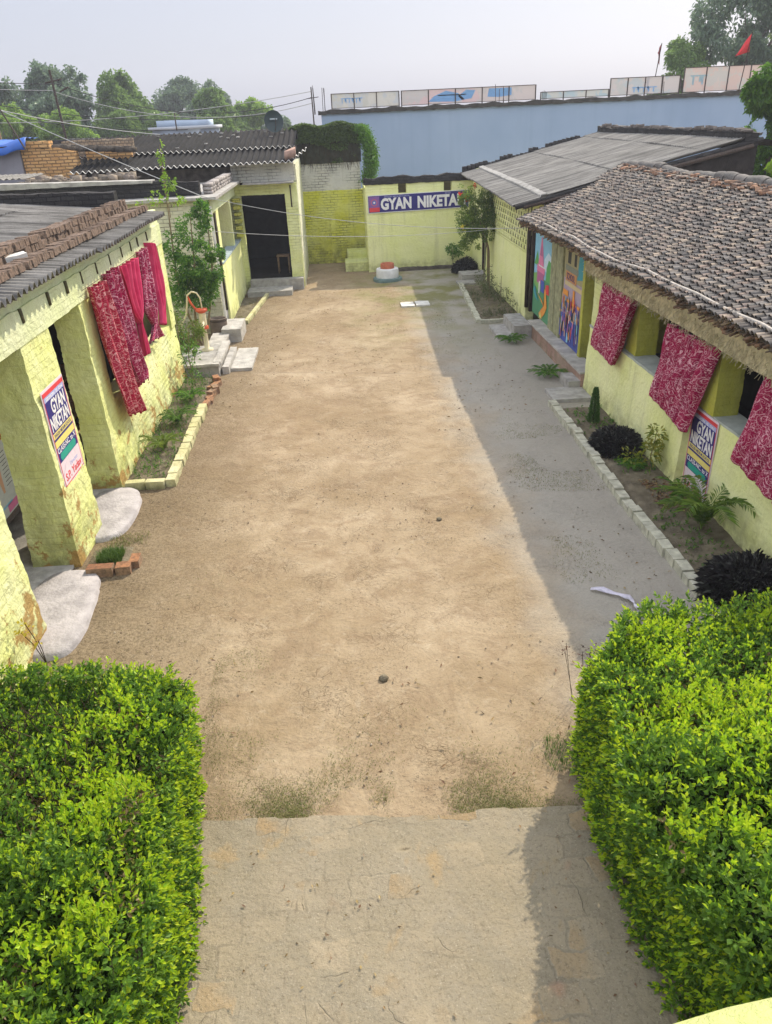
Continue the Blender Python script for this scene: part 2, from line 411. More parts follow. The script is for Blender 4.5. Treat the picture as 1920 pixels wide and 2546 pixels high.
# ------------------------------------------------------------------ ground
def ground_mat():
    t = NT('courtyard_dirt'); P = t.pos()
    big = t.ramp(t.noise(.45, 5, .6), .38, .62); mid = t.ramp(t.noise(1.7, 7, .65, None, .6), .40, .62)
    c = t.mix(big, (.29, .22, .135), (.40, .32, .215))
    c = t.mix(t.math('MULTIPLY', mid, .5), c, (.235, .17, .098))
    def scuff(scale, dist_, w, lo, hi):
        nz = t.n('TexNoise', Scale=scale, Detail=2.0, Roughness=.5, Distortion=dist_); t.put(nz, 'Vector', P)
        e = t.ramp(t.math('ABSOLUTE', t.math('SUBTRACT', nz.outputs['Fac'], .5)), .0, w, (1, 1, 1), (0, 0, 0))
        return t.math('MULTIPLY', e, t.ramp(t.noise(1.3, 4, .6), lo, hi))
    s1 = scuff(5.0, 1.5, .018, .45, .62); s2 = scuff(11.0, 2.0, .03, .50, .66)
    c = t.mix(t.math('MULTIPLY', s1, .65), c, (.15, .10, .06)); c = t.mix(t.math('MULTIPLY', s2, .5), c, (.17, .12, .07))
    sc = t.n('TexNoise', Scale=1.6, Detail=8.0, Roughness=.72, Distortion=1.4); t.put(sc, 'Vector', P)
    c = t.mix(t.math('MULTIPLY', t.ramp(sc.outputs['Fac'], .50, .60), .50), c, (.22, .155, .095))
    c = t.mix(t.math('MULTIPLY', t.ramp(t.noise(4.5, 7, .75, None, 1.0), .56, .66), .28), c, (.48, .41, .30))
    fine = t.ramp(t.noise(26, 5, .7), .50, .72)
    c = t.mix(t.math('MULTIPLY', fine, .40), c, (.17, .125, .085))
    # dark crumbs and litter flecks, thicker in patches
    sp = t.n('SeparateXYZ'); t.put(sp, 0, P)
    fl = t.ramp(t.noise(42, 4, .85), .56, .64); pat = t.ramp(t.noise(.7, 6, .65), .42, .60)
    c = t.mix(t.math('MULTIPLY', t.math('MULTIPLY', fl, pat), .9), c, (.07, .055, .04))
    # right side greyed to paint in the shade's tone; trodden bare earth along the left wall; green algae at the far end
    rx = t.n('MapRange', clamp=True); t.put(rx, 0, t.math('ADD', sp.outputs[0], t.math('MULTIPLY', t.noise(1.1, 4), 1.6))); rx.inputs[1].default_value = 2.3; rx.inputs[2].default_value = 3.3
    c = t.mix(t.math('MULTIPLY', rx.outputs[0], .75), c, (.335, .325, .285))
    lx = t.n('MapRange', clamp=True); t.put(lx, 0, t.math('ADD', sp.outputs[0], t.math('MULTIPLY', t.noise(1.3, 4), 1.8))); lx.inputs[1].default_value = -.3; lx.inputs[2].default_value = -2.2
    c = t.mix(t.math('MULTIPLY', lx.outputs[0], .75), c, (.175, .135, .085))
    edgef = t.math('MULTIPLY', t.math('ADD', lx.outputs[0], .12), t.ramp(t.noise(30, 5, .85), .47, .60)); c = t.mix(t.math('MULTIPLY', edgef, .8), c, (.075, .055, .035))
    fy = t.n('MapRange', clamp=True); t.put(fy, 0, sp.outputs[1]); fy.inputs[1].default_value = 15; fy.inputs[2].default_value = 22
    gr = t.math('MULTIPLY', fy.outputs[0], t.ramp(t.noise(.9, 5, .6), .42, .6))
    gx = t.n('MapRange', clamp=True); t.put(gx, 0, t.math('ADD', sp.outputs[0], t.noise(1.3, 3))); gx.inputs[1].default_value = .3; gx.inputs[2].default_value = 1.9
    c = t.mix(t.math('MULTIPLY', t.math('MULTIPLY', gr, gx.outputs[0]), .9), c, (.17, .165, .055))
    h = t.math('ADD', t.math('MULTIPLY', t.noise(3.2, 6, .6, None, .8), 1.0), t.math('MULTIPLY', t.noise(22, 5, .7), .35))
    h = t.math('SUBTRACT', h, t.math('MULTIPLY', t.math('ADD', s1, s2), .12))
    return t.done(c, .97, t.bump(h, .75, .05), .08)
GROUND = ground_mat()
m = MB()
# courtyard: a gently uneven sheet inside one big flat ground
gx = np.concatenate([[-150, -60, -20], np.linspace(-9, 9, 91), [20, 60, 150]]); gy = np.concatenate([[-60, -20], np.linspace(-4, 30, 171), [50, 90, 150]])
GX, GY = np.meshgrid(gx, gy, indexing='ij'); PP = np.stack([GX.ravel(), GY.ravel(), np.zeros(GX.size)], 1)
ins = (np.abs(PP[:, 0]) < 8.9) & (PP[:, 1] > -3.9) & (PP[:, 1] < 29.9)
PP[:, 2] = np.where(ins, .014*vnoise(PP, .9, 3)+.008*vnoise(PP, 3.1, 4)-.006, -.01)
I = np.arange(GX.size).reshape(GX.shape)
m.add(PP, np.stack([I[:-1,:-1], I[1:,:-1], I[1:,1:], I[:-1,1:]], -1).reshape(-1, 4))
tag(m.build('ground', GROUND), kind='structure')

def slab_mat():
    t = NT('worn_brick_slab'); P = t.pos()
    v = t.n('TexVoronoi', Scale=3.4, feature='F1'); mp = t.n('Mapping'); t.put(mp, 'Vector', P); mp.inputs['Scale'].default_value = (1.0, .8, 0)
    wn = t.n('TexNoise', Scale=4.0, Detail=3.0); t.put(wn, 'Vector', P)
    dv = t.n('VectorMath', operation='MULTIPLY_ADD'); t.put(dv, 0, wn.outputs['Color']); dv.inputs[1].default_value = (.17, .17, 0); t.put(dv, 2, mp.outputs[0])
    br = t.n('TexBrick', Scale=1.0); t.put(br, 'Vector', dv.outputs[0]); br.inputs['Brick Width'].default_value = .27; br.inputs['Row Height'].default_value = .16
    br.inputs['Mortar Size'].default_value = .012; br.inputs['Mortar Smooth'].default_value = .8
    br.inputs['Color1'].default_value = c4((.0, .0, .0)); br.inputs['Color2'].default_value = c4((1, 1, 1)); br.inputs['Mortar'].default_value = c4((.3, .3, .3))
    base = t.mix(t.ramp(t.noise(1.2, 6, .6), .35, .65), (.24, .205, .14), (.295, .25, .175))
    base = t.mix(t.math('MULTIPLY', t.ramp(t.noise(5, 6, .7), .45, .7), .5), base, (.235, .215, .17))
    show = t.ramp(t.noise(1.5, 4, .55), .52, .60)
    ex = t.math('MULTIPLY', t.math('MULTIPLY', show, t.ramp(br.outputs['Color'], .55, .75)), .75)
    c = t.mix(ex, base, (.29, .20, .10))
    tone = t.math('MULTIPLY', t.ramp(t.noise(1.3, 4), .44, .60), .40)
    c = t.mix(tone, c, t.mix(t.ramp(br.outputs['Color'], .2, .8), (.22, .19, .13), (.36, .29, .19)))
    grout = t.math('MULTIPLY', t.math('MULTIPLY', br.outputs['Fac'], t.ramp(t.noise(2.1, 5, .6), .52, .62)), .35)
    c = t.mix(grout, c, (.13, .11, .08))
    red = t.math('MULTIPLY', t.math('MULTIPLY', t.ramp(t.noise(2.2, 2), .66, .70), .5), show)
    c = t.mix(red, c, (.33, .17, .11))
    c = t.mix(t.math('MULTIPLY', t.ramp(t.noise(3.1, 7, .75, None, 1.2), .50, .62), .45), c, (.22, .185, .13))
    c = t.mix(t.math('MULTIPLY', t.ramp(t.noise(1.7, 5, .6, None, .5), .60, .66), .6), c, (.33, .235, .12))
    c = t.mix(t.math('MULTIPLY', t.ramp(t.noise(38, 5, .85), .52, .64), .6), c, (.13, .105, .07))
    c = t.mix(t.math('MULTIPLY', t.ramp(t.noise(75, 3, .8), .60, .68), .6), c, (.45, .40, .31))
    vor = t.n('TexVoronoi', Scale=2.6, feature='DISTANCE_TO_EDGE'); t.put(vor, 'Vector', dv.outputs[0])
    cr = t.math('MULTIPLY', t.ramp(vor.outputs['Distance'], .0, .010, (1, 1, 1), (0, 0, 0)), t.ramp(t.noise(2.6, 4), .56, .64))
    c = t.mix(t.math('MULTIPLY', cr, .35), c, (.17, .14, .10))
    h = t.math('SUBTRACT', t.math('ADD', t.noise(7, 6, .65), t.math('MULTIPLY', t.math('MULTIPLY', br.outputs['Fac'], show), -.12)), t.math('MULTIPLY', cr, .25))
    h = t.math('ADD', h, t.math('MULTIPLY', t.noise(40, 5, .75), .35))
    return t.done(c, .95, t.bump(h, .75, .035), .1)
SLAB = slab_mat()
m = MB()
xs = np.linspace(-2.4, 2.6, 170); ys = np.linspace(-3.0, 3.80, 200)
GX, GY = np.meshgrid(xs, ys, indexing='ij'); PP = np.stack([GX.ravel(), GY.ravel(), np.zeros(GX.size)], 1)
PP[:, 2] = .10+.010*vnoise(PP, 1.5, 5)+.006*vnoise(PP, 5, 6)
edge = GY.ravel() > 3.79
jag = .04*vnoise(np.stack([PP[:, 0], 0*PP[:, 0], 0*PP[:, 0]], 1), 2.2, 7)+.008*np.sign(vnoise(np.stack([np.floor(PP[:, 0]/.24), 0*PP[:, 0], 0*PP[:, 0]], 1), 1.7, 9))
tilt = -.07*(PP[:, 0])/1.3
PP[:, 1] += np.where(PP[:, 1] > 3.5, jag, 0)+tilt*np.clip(PP[:, 1]/3.8, 0, 1)*1.0
I = np.arange(GX.size).reshape(GX.shape)
m.add(PP, np.stack([I[:-1,:-1], I[1:,:-1], I[1:,1:], I[:-1,1:]], -1).reshape(-1, 4))
top = PP.reshape(GX.shape+(3,))[:, -1]; bot = top.copy(); bot[:, 2] = -.03; bot[:, 1] += .015
m.add(np.concatenate([top, bot]), [[i, i+170, i+171, i+1] for i in range(169)])
tag(m.build('pavement', SLAB), kind='structure')

# soil of the beds
SOIL = plain('bed_soil', (.17, .145, .10), .97, .45, 6, .9, .05, dist=.03)
SOILR = plain('red_litter_soil', (.25, .11, .06), .97, .5, 20, .9, .05, dist=.03)
def soil(x0, x1, y0, y1, h=.03, mat=SOIL, name='flower_bed'):
    m = MB(); xs = np.linspace(x0, x1, max(6, int((x1-x0)/.06))); ys = np.linspace(y0, y1, max(6, int((y1-y0)/.06)))
    GX, GY = np.meshgrid(xs, ys, indexing='ij'); P = np.stack([GX.ravel(), GY.ravel(), np.zeros(GX.size)], 1)
    ed = np.minimum(np.minimum(P[:, 0]-x0, x1-P[:, 0]), np.minimum(P[:, 1]-y0, y1-P[:, 1]))
    P[:, 2] = np.clip(ed/.08, 0, 1)*(h+.02+.02*vnoise(P, 5, 2)+.015*vnoise(P, 13, 3))-.012
    I = np.arange(GX.size).reshape(GX.shape)
    m.add(P, np.stack([I[:-1,:-1], I[1:,:-1], I[1:,1:], I[:-1,1:]], -1).reshape(-1, 4))
    return tag(m.build(name, mat), kind='structure')
soil(3.62, 4.62, 3.5, 12.05)
soil(3.5, 4.52, 18.45, 22.75)
soil(-3.38, -2.70, 10.0, 15.1)
soil(-3.0, -2.45, 19.6, 22.9, .01)
soil(3.9, 4.5, 24.4, 26.0)
soil(-3.3, -2.75, 7.75, 8.25, .02)

def curb(name, label, cat, cells, mat, group=None):
    """a row of bricks set in the ground, each brick a part; cells: (x,y,length,width,height,angle)"""
    c0 = cells[0]; th = thing(name, (c0[0], c0[1], 0), label, cat, group)
    for (x, y, l, w, h, a) in cells:
        m = MB(); ca, sa = math.cos(a), math.sin(a)
        m.rough(-w/2, w/2, -l/2, l/2, -.06, h, .05, .006)
        V = m.V; m.V = []
        for v in V:
            q = v.copy(); q[:, 0] = x+v[:, 0]*ca-v[:, 1]*sa; q[:, 1] = y+v[:, 0]*sa+v[:, 1]*ca; m.V.append(q)
        m.build('brick', mat, th)
    return th
CURBG = plain('lime_smeared_brick', (.47, .46, .36), .93, .35, 9, .6, .1)
CURBY = lime('yellow_washed_brick', (.50, .48, .24), (.64, .61, .38), brick=.1, stain=.9, base_h=.12, joints=.05)
REDB = island('old_red_brick', [(.28, .13, .07), (.40, .20, .10), (.36, .25, .16), (.30, .17, .10)], .95, .8, dirt=.55)
cells = []; y = 5.2
while y < 12.0:
    l = random.uniform(.21, .26) if random.random() > .25 else random.uniform(.12, .16)
    cells.append((3.54+.03*math.sin(y*1.3)+random.uniform(-.012, .012), y+l/2, l-.008, .13, .10+random.uniform(-.02, .015), random.uniform(-.06, .06))); y += l+.004
curb('brick_edging', 'long pale brick edging of the bed below the right curtained wall', 'edging', cells, CURBG)
cells = []; y = 18.35
while y < 22.9:
    l = random.uniform(.2, .26); cells.append((3.36+(y-18.35)*.06+random.uniform(-.01, .01), y+l/2, l-.008, .13, .08+random.uniform(-.02, .015), random.uniform(-.08, .04))); y += l
for k in range(4): cells.append((3.5+k*.25, 18.32, .24, .10, .07, math.pi/2+random.uniform(-.04, .04)))
curb('brick_edging', 'broken brick edging of the far right bed beside the perforated wall', 'edging', cells, CURBG)
cells = [(-3.15, 9.95, .27, .12, .11, math.pi/2+.05), (-2.86, 9.94, .27, .12, .11, math.pi/2-.03)]
y = 9.92
while y < 13.2:
    l = random.uniform(.2, .26); cells.append((-2.65+random.uniform(-.015, .015), y+l/2, l-.008, .14, .11+random.uniform(-.02, .015), random.uniform(-.05, .05))); y += l+.003
curb('brick_edging', 'yellow washed brick edging of the bed below the left curtained wall', 'edging', cells, CURBY)
cells = []; y = 13.4
for k in range(9):
    cells.append((-2.62+random.uniform(-.05, .05), y, .22, .12, .05+.1*random.random(), random.uniform(-.4, .4))); y += .19
curb('brick_edging', 'crumbling red brick edging running up to the hand pump platform', 'edging', cells, REDB)
cells = [(-3.02, 7.60, .30, .12, .12, math.pi/2), (-2.76, 7.62, .17, .14, .11, math.pi/2+.1), (-2.66, 7.78, .2, .11, .10, .05)]
curb('brick_edging', 'small reddish brick border round the tuft between the two doorway slabs', 'edging', cells, REDB)
cells = []
for k in range(13):
    f = k/12; cells.append((-2.50+.29*f, 19.75+3.1*f, .25, .10, .09, -.09))
curb('brick_edging', 'thin pale curb in front of the low wall by the far left door', 'edging', cells, CURBY)

# ------------------------------------------------------------------ corrugated sheets
def corrug(m, p0, along, down, width, length, pitch=.13, amp=.025, sag=.0, seg=6, rows=6, thick=.008, edge=.0, lift=None):
    """sheet: p0 corner, along = unit vector across the corrugations, down = unit vector along them"""
    p0 = np.array(p0, float); a = np.array(along, float); d = np.array(down, float); n = np.cross(a, d); n *= np.sign(n[2])
    nu = int(width/pitch*seg); u = np.linspace(0, width, nu+1); v = np.linspace(0, length, rows+1)
    U, Vv = np.meshgrid(u, v, indexing='ij')
    sheet = np.floor(U/1.05); h = amp*np.cos(2*np.pi*U/pitch)
    nz = vnoise(np.stack([U.ravel(), Vv.ravel(), 0*U.ravel()], 1), .7, 3).reshape(U.shape)*.02
    j = (((sheet*7919) % 13)/13-.5)*edge
    Vw = Vv+np.where(Vv < 1e-6, j, 0)
    P = p0+U[..., None]*a+Vw[..., None]*d+(h+nz+((sheet*31) % 5)*.002)[..., None]*n
    if lift is not None: P[..., 2] += lift(U, Vv)
    Q = P-thick*n; I = np.arange(U.size).reshape(U.shape)
    f = np.stack([I[:-1,:-1], I[1:,:-1], I[1:,1:], I[:-1,1:]], -1).reshape(-1, 4)
    m.add(P.reshape(-1, 3), f); m.add(Q.reshape(-1, 3), f[:, ::-1])
    e0 = np.concatenate([P[:, 0], Q[:, 0]]); k = nu+1
    m.add(e0, [[i, i+k, i+k+1, i+1] for i in range(nu)])
    for s_ in (0, -1):
        e1 = np.concatenate([P[s_], Q[s_]]); r = rows+1
        m.add(e1, [[i, i+1, i+r+1, i+r] for i in range(rows)])
    return m
def asb(name, a, b, dirt):  # dirt: dark tone of both the dirt and the painted corrugation shade lines
    t = NT(name); mp = t.n('Mapping'); t.put(mp, 'Vector', t.pos()); mp.inputs['Scale'].default_value = (.35, 5, .35)
    c = t.mix(t.ramp(t.noise(1.2, 6, .65), .35, .65), a, b)
    c = t.mix(t.math('MULTIPLY', t.ramp(t.noise(2.2, 5, .7, mp.outputs[0]), .45, .62), .75), c, dirt)  # dark stripes paint the corrugations' shade lines into the colour, besides dirt
    c = t.mix(t.math('MULTIPLY', t.ramp(t.noise(30, 4, .7), .55, .7), .35), c, tuple(x*.6 for x in dirt))
    return t.done(c, .92, t.bump(t.noise(40, 4), .4, .01), .12)
ASB = asb('weathered_cement_sheet', (.15, .143, .13), (.24, .228, .21), (.045, .042, .04))
ASBR = asb('grey_cement_sheet', (.18, .172, .155), (.27, .258, .235), (.065, .062, .058))
ASBD = asb('blackened_cement_sheet', (.012, .0115, .012), (.030, .028, .027), (.007, .007, .007))
DARKW = plain('bare_dark_masonry', (.10, .085, .07), .95, .5, 5, .8, .1)
GREYW = brickmat('unpainted_inner_brick', (.17, .12, .085), (.22, .17, .13), (.15, .14, .12), dirtf=.5)
BLACKM = brickmat('rain_blackened_brick', (.03, .028, .028), (.06, .055, .052), (.018, .018, .018), (.02, .02, .02), dirtf=.6)
CONC = plain('old_concrete', (.36, .345, .315), .93, .3, 7, .6, .12)
CONCW = plain('whitened_cement', (.60, .585, .54), .9, .22, 6, .7, .15)
INNER = plain('painted_room_shade', (.016, .014, .012), .97, .4, 5, .5, .05)  # near-black colour paints in the deep shade of the rooms
WOOD = plain('weathered_wood', (.30, .20, .12), .85, .4, 12, .4, .2)
WOODD = plain('dark_wood', (.05, .035, .025), .8, .4, 12, .4, .2)
STRAW = plain('mud_and_straw_plaster', (.64, .57, .36), .97, .35, 14, .9, .05, dist=.02)
IRON = plain('rusty_iron', (.07, .05, .04), .7, .4, 30, .3, .3)

# ------------------------------------------------------------------ left building with the curtains
L1 = thing('school_building', (-3.6, 10.0, 0), 'long low yellow school building on the left with curtains and corrugated roof', 'building')
def pil(x0, x1, y0, y1, z0, z1, tp, mat=YELP, par=L1, br=.005):
    m = MB(); m.rough(x0, x1, y0, y1, z0, z1, .027, .020, brick=br, taper=tp, wob=.03); return m.build('pillar', mat, par)
pil(-3.82, -3.36, 5.35, 6.42, -.02, 2.66, (.07, .05))
pil(-3.80, -3.36, 7.86, 8.70, -.02, 2.66, (.06, .05))
pil(-3.72, -3.36, 9.92, 10.42, -.02, 2.68, (.03, .02))
m = MB(); m.rough(-3.62, -3.37, 10.40, 15.28, -.02, 1.17, .03, .016, brick=.013, taper=(.05, 0), wob=.04); m.build('low_wall', YELP, L1)
m = MB(); m.rough(-3.78, -3.345, 3.0, 15.3, 2.655, 3.0, .08, .012, wob=.012); m.rough(-3.76, -3.37, 3.0, 15.3, 3.0, 3.24, .08, .014, wob=.012); m.build('beam', PALEG, L1)
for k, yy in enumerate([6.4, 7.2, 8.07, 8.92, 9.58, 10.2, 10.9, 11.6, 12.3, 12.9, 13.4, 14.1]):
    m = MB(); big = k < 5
    m.obox((-3.340, yy, 2.925), (.012, 0, 0), (0, .028 if big else .013, 0), (0, -.01, .075)); m.build('slot_shade_box', plain('slot_shade_brown', (.09, .08, .035), .9, .4, 20, .4), L1)  # dark raised boxes stand in for the shade inside the beam slots
m = MB(); m.rough(-3.7, -3.36, 14.9, 15.3, 1.1, 2.7, .03, .012, brick=.016); m.build('pillar', YELP, L1)
m = MB(); m.rough(-12, -3.4, 15.05, 15.27, -.02, 3.16, .12, .02); m.build('end_wall', YELP, L1)
m = MB(); m.rough(-4.80, -4.60, 3.0, 9.95, -.02, 3.3, .12, .012); m.build('inner_wall', GREYW, L1)
m = MB(); m.rough(-4.80, -4.60, 9.95, 15.2, -.02, 3.3, .12, .012); m.build('shade_black_inner_wall', INNER, L1)  # veranda's inner shade put into the wall colour
m = MB(); m.box(-4.6, -3.4, 3.0, 15.2, -.02, .04); m.build('floor', CONC, L1)
m = MB(); corrug(m, (-3.08, 3.0, 3.235), (0, 1, 0), (-1, 0, .085), 11.75, 2.6, pitch=.146, amp=.036, rows=5, edge=.06)
corrug(m, (-5.3, 3.0, 3.445), (0, 1, 0), (-1, 0, .085), 11.75, 3.4, pitch=.146, amp=.036, rows=5, edge=.05)
corrug(m, (-8.4, 3.0, 3.725), (0, 1, 0), (-1, 0, .075), 11.75, 4.4, pitch=.146, amp=.027, rows=5, edge=.05)
m.build('corrugated_roof', ASB, L1)
m = MB(); m.rough(-13, -3.95, 14.78, 15.02, 3.25, 3.62, .06, .02, brick=.02, ztop=lambda a, b: .015*(-a-4)+.006*math.sin(a*5)); m.build('roof_parapet', BLACKM, L1)
m = MB()
for k in range(90): 
    yy = 3.4+k*.127+random.uniform(-.02, .02)
    m.box(-3.30, -3.2, yy, yy+.05, 3.165, 3.2, .008)
m.build('rafter', WOODD, L1)

# loose bricks weighing the roof down
brick0 = None; BR = 'loose bricks laid along the left roof edge'
ROOFBR = island('sunbaked_brick', [(.22, .155, .11), (.33, .23, .16), (.15, .125, .10), (.27, .22, .17), (.21, .13, .09)], .95, .8, dirt=.75)
def roof_z(x): return 3.235+(-3.08-x)*.085+.03
def loose(x, y, z, a, l=.235, w=.115, h=.085):
    global brick0
    if brick0 is None:
        m = MB(); m.rough(-l/2, l/2, -w/2, w/2, 0, h, .04, .007); brick0 = m.build('brick', ROOFBR)
        o = brick0
    else:
        o = brick0.copy(); COL.objects.link(o)
    o.location = (x, y, z); o.rotation_euler = (random.uniform(-.05, .05), random.uniform(-.05, .05)-.08, a)
    o.scale = (random.uniform(.9, 1.05), random.uniform(.85, 1.1), random.uniform(.85, 1.1))
    return o
y = 5.6
while y < 14.6:
    o = loose(-3.47+random.uniform(-.012, .012), y, roof_z(-3.47)-.002, random.uniform(-.05, .05))
    tag(o, 'loose brick in the single front row along the left roof edge', 'brick', BR); y += random.choice([.118, .12, .122, .13])
y = 6.6
while y < 14.6:
    for lv in range(2):
        if lv and random.random() < .12: continue
        o = loose(-3.80+random.uniform(-.016, .016), y+random.uniform(-.006, .006), roof_z(-3.80)-.002+lv*.088, random.uniform(-.05, .05))
        tag(o, 'loose brick in the doubled back row along the left roof edge', 'brick', BR)
    y += .119+random.uniform(0, .006)
o = loose(-3.62, 9.0, roof_z(-3.62), .6); tag(o, 'whitewashed loose brick between the two rows on the left roof', 'brick', BR)
o2 = o.data.copy(); o.data = o2; o2.materials[0] = CONCW; o.scale = (1.1, 1.2, 1.2)

# doorway slabs
CEMS = plain('lilac_grey_cement', (.40, .375, .37), .9, .28, 5, .7, .12, dist=.02)
def flat_slab(name, label, pts, h, mat, cat='slab'):
    m = MB(); c = np.mean(pts, axis=0); k = len(pts)*5; P = []
    for i in range(len(pts)):
        p0, p1, p2, p3 = (np.array(pts[(i+j-1) % len(pts)], float) for j in range(4))
        for t in np.arange(5)/5:
            P.append(.5*((2*p1)+(-p0+p2)*t+(2*p0-5*p1+4*p2-p3)*t*t+(-p0+3*p1-3*p2+p3)*t**3))
    P = np.array(P); rings = []
    for f, z in ((1.03, -.03), (1.0, h*.6), (.96, h), (.6, h*1.15), (.25, h*1.2)):
        Q = np.zeros((k, 3)); Q[:, :2] = c+(P-c)*f; Q[:, 2] = z; Q[:, 2] += .006*vnoise(Q, 7, 3)*(z > 0); Q[:, :2] += (.010*vnoise(Q, 14, 5))[:, None]; rings.append(Q)
    V = np.concatenate(rings+[np.array([[c[0], c[1], h*1.2]])]); F = []
    for r in range(4):
        for i in range(k): F.append([r*k+i, r*k+(i+1) % k, (r+1)*k+(i+1) % k, (r+1)*k+i])
    b = m.n; m.add(V, F); m.F3.append(np.array([[4*k+i, 4*k+(i+1) % k, 5*k] for i in range(k)])+b)
    return tag(m.build(name, mat), label, cat)
flat_slab('doorway_slab', 'rounded whitened cement slab at the doorway between the two front pillars', [(-3.62, 9.75), (-3.30, 9.9), (-3.05, 9.72), (-2.96, 9.25), (-2.98, 8.72), (-3.18, 8.42), (-3.62, 8.5), (-3.75, 9.2)], .06, CEMS)
flat_slab('doorway_slab', 'large rounded whitened slab at the nearest left doorway', [(-3.62, 7.55), (-3.30, 7.68), (-3.03, 7.52), (-2.93, 7.0), (-2.90, 6.4), (-3.05, 6.08), (-3.62, 6.2), (-3.72, 6.9)], .06, CEMS)

# ------------------------------------------------------------------ curtains
def floral(name, bg1, bg2, line, sc=1.0, solid=False):
    t = NT(name); uv = t.n('UVMap').outputs[0]
    wn = t.n('TexNoise', Scale=8.5*sc, Detail=1.0, Distortion=1.6); t.put(wn, 'Vector', uv)
    a = t.math('ABSOLUTE', t.math('SUBTRACT', wn.outputs['Fac'], .5))
    wn2 = t.n('TexNoise', Scale=15.0*sc, Detail=0.0, Distortion=2.2); t.put(wn2, 'Vector', uv)
    b = t.math('ABSOLUTE', t.math('SUBTRACT', wn2.outputs['Fac'], .5))
    l1 = t.ramp(a, .012, .034, (1, 1, 1), (0, 0, 0)); l2 = t.ramp(b, .008, .028, (1, 1, 1), (0, 0, 0))
    vo = t.n('TexVoronoi', Scale=7.0*sc); t.put(vo, 'Vector', uv)
    fl = t.ramp(vo.outputs['Distance'], .10, .16, (1, 1, 1), (0, 0, 0))
    c = t.mix(t.ramp(t.noise(3, 2, .5, uv), .4, .6), bg1, bg2)
    if not solid:
        c = t.mix(t.math('MULTIPLY', t.math('MAXIMUM', t.math('MAXIMUM', l1, t.math('MULTIPLY', l2, .8)), t.math('MULTIPLY', fl, .5)), .95), c, line)
    bsdf = t.n('BsdfPrincipled'); t.put(bsdf, 'Base Color', c); bsdf.inputs['Roughness'].default_value = .85
    bsdf.inputs['Specular IOR Level'].default_value = .1
    wv = t.noise(260, 2, .5, uv); t.put(bsdf, 'Normal', t.bump(wv, .25, .003))
    tr = t.n('BsdfTranslucent'); t.put(tr, 'Color', c); mx = t.n('MixShader'); mx.inputs[0].default_value = .25
    t.t.links.new(bsdf.outputs[0], mx.inputs[1]); t.t.links.new(tr.outputs[0], mx.inputs[2]); t.t.links.new(mx.outputs[0], t.out.inputs[0])
    return t.m
FLOR = floral('crimson_floral_cotton', (.33, .010, .07), (.42, .015, .085), (.86, .52, .60))
FLORR = floral('red_floral_cotton', (.40, .012, .045), (.48, .02, .07), (.85, .52, .50))
PINK = floral('plain_pink_cotton', (.62, .04, .13), (.74, .09, .2), (.8, .5, .5), solid=True)
def interp(pts, n):
    p = np.array(pts, float); d = np.concatenate([[0], np.cumsum(np.linalg.norm(np.diff(p, axis=0), axis=1))]); t = np.linspace(0, d[-1], n)
    return np.stack([np.interp(t, d, p[:, k]) for k in range(p.shape[1])], 1), t
def curtain(label, x, left, right, folds, amp, mat, sgn=1, hem=.02, bulge=.05, seed=0):
    """left/right: (y,z) outlines of the two side edges; hangs about the plane x"""
    NU, NV = 64, 56; Lp, tl = interp(left, NV); Rp, tr_ = interp(right, NV)
    V = np.zeros((NU, NV, 3)); UV = np.zeros((NU, NV, 2))
    for i in range(NU):
        u = i/(NU-1)
        for_ = Lp*(1-u)+Rp*u; V[i, :, 1] = for_[:, 0]; V[i, :, 2] = for_[:, 1]
        v = np.linspace(0, 1, NV); ph = u*folds*2*np.pi+seed+.6*np.sin(v*3+u*4+seed)
        V[i, :, 0] = x+sgn*(amp*(1-.25*v)*(np.sin(ph)+.35*np.sin(2*ph+.8))+bulge*np.sin(v*math.pi*.55)+.012*np.sin(v*9+u*5))
        V[i, :, 2] += hem*v*np.sin(ph*1.0+.6)*(v > .5)
        UV[i, :, 0] = u*abs(left[0][0]-right[0][0])*1.35+seed; UV[i, :, 1] = (tl*(1-u)+tr_*u)
    I = np.arange(NU*NV).reshape(NU, NV)
    F = np.stack([I[:-1,:-1], I[1:,:-1], I[1:,1:], I[:-1,1:]], -1).reshape(-1, 4)
    m = MB(); m.add(V.reshape(-1, 3), F); o = m.build('curtain', mat)
    uvl = o.data.uv_layers.new(name='UVMap'); li = np.zeros(len(o.data.loops), np.int32); o.data.loops.foreach_get('vertex_index', li)
    uvl.data.foreach_set('uv', UV.reshape(-1, 2)[li].astype(np.float32).ravel())
    s = o.modifiers.new('thickness', 'SOLIDIFY'); s.thickness = .004
    return tag(o, label, 'curtain')
LX = -3.28
curtain('narrow red floral curtain nearest the left pillars, reaching lowest', LX, [(10.17, 2.79), (10.18, 2.2), (10.25, 1.5), (10.42, 1.0), (10.52, .90)], [(10.95, 2.75), (11.0, 2.2), (11.08, 1.5), (11.2, 1.0), (11.36, .66)], 3.0, .05, FLORR, 1, .02, .07, 1)
curtain('crimson floral curtain right beside the lowest hanging red one', LX, [(10.98, 2.81), (10.99, 2.41), (11.05, 1.83), (11.2, 1.37), (11.39, 1.07)], [(11.72, 2.82), (11.80, 2.23), (11.9, 1.68), (12.07, 1.12), (11.95, 1.0)], 3.2, .055, FLOR, 1, .03, .05, 2.2)
curtain('plain pink cloth gathered into a knot between floral curtains', LX, [(11.72, 2.79), (11.80, 2.4), (11.96, 2.05), (12.2, 1.84), (12.15, 1.76), (12.11, 1.60), (12.15, 1.33)], [(12.98, 2.75), (12.66, 2.23), (12.5, 1.95), (12.32, 1.84), (12.36, 1.76), (12.42, 1.60), (12.41, 1.30)], 4.5, .05, PINK, 1, .01, .03, .4)
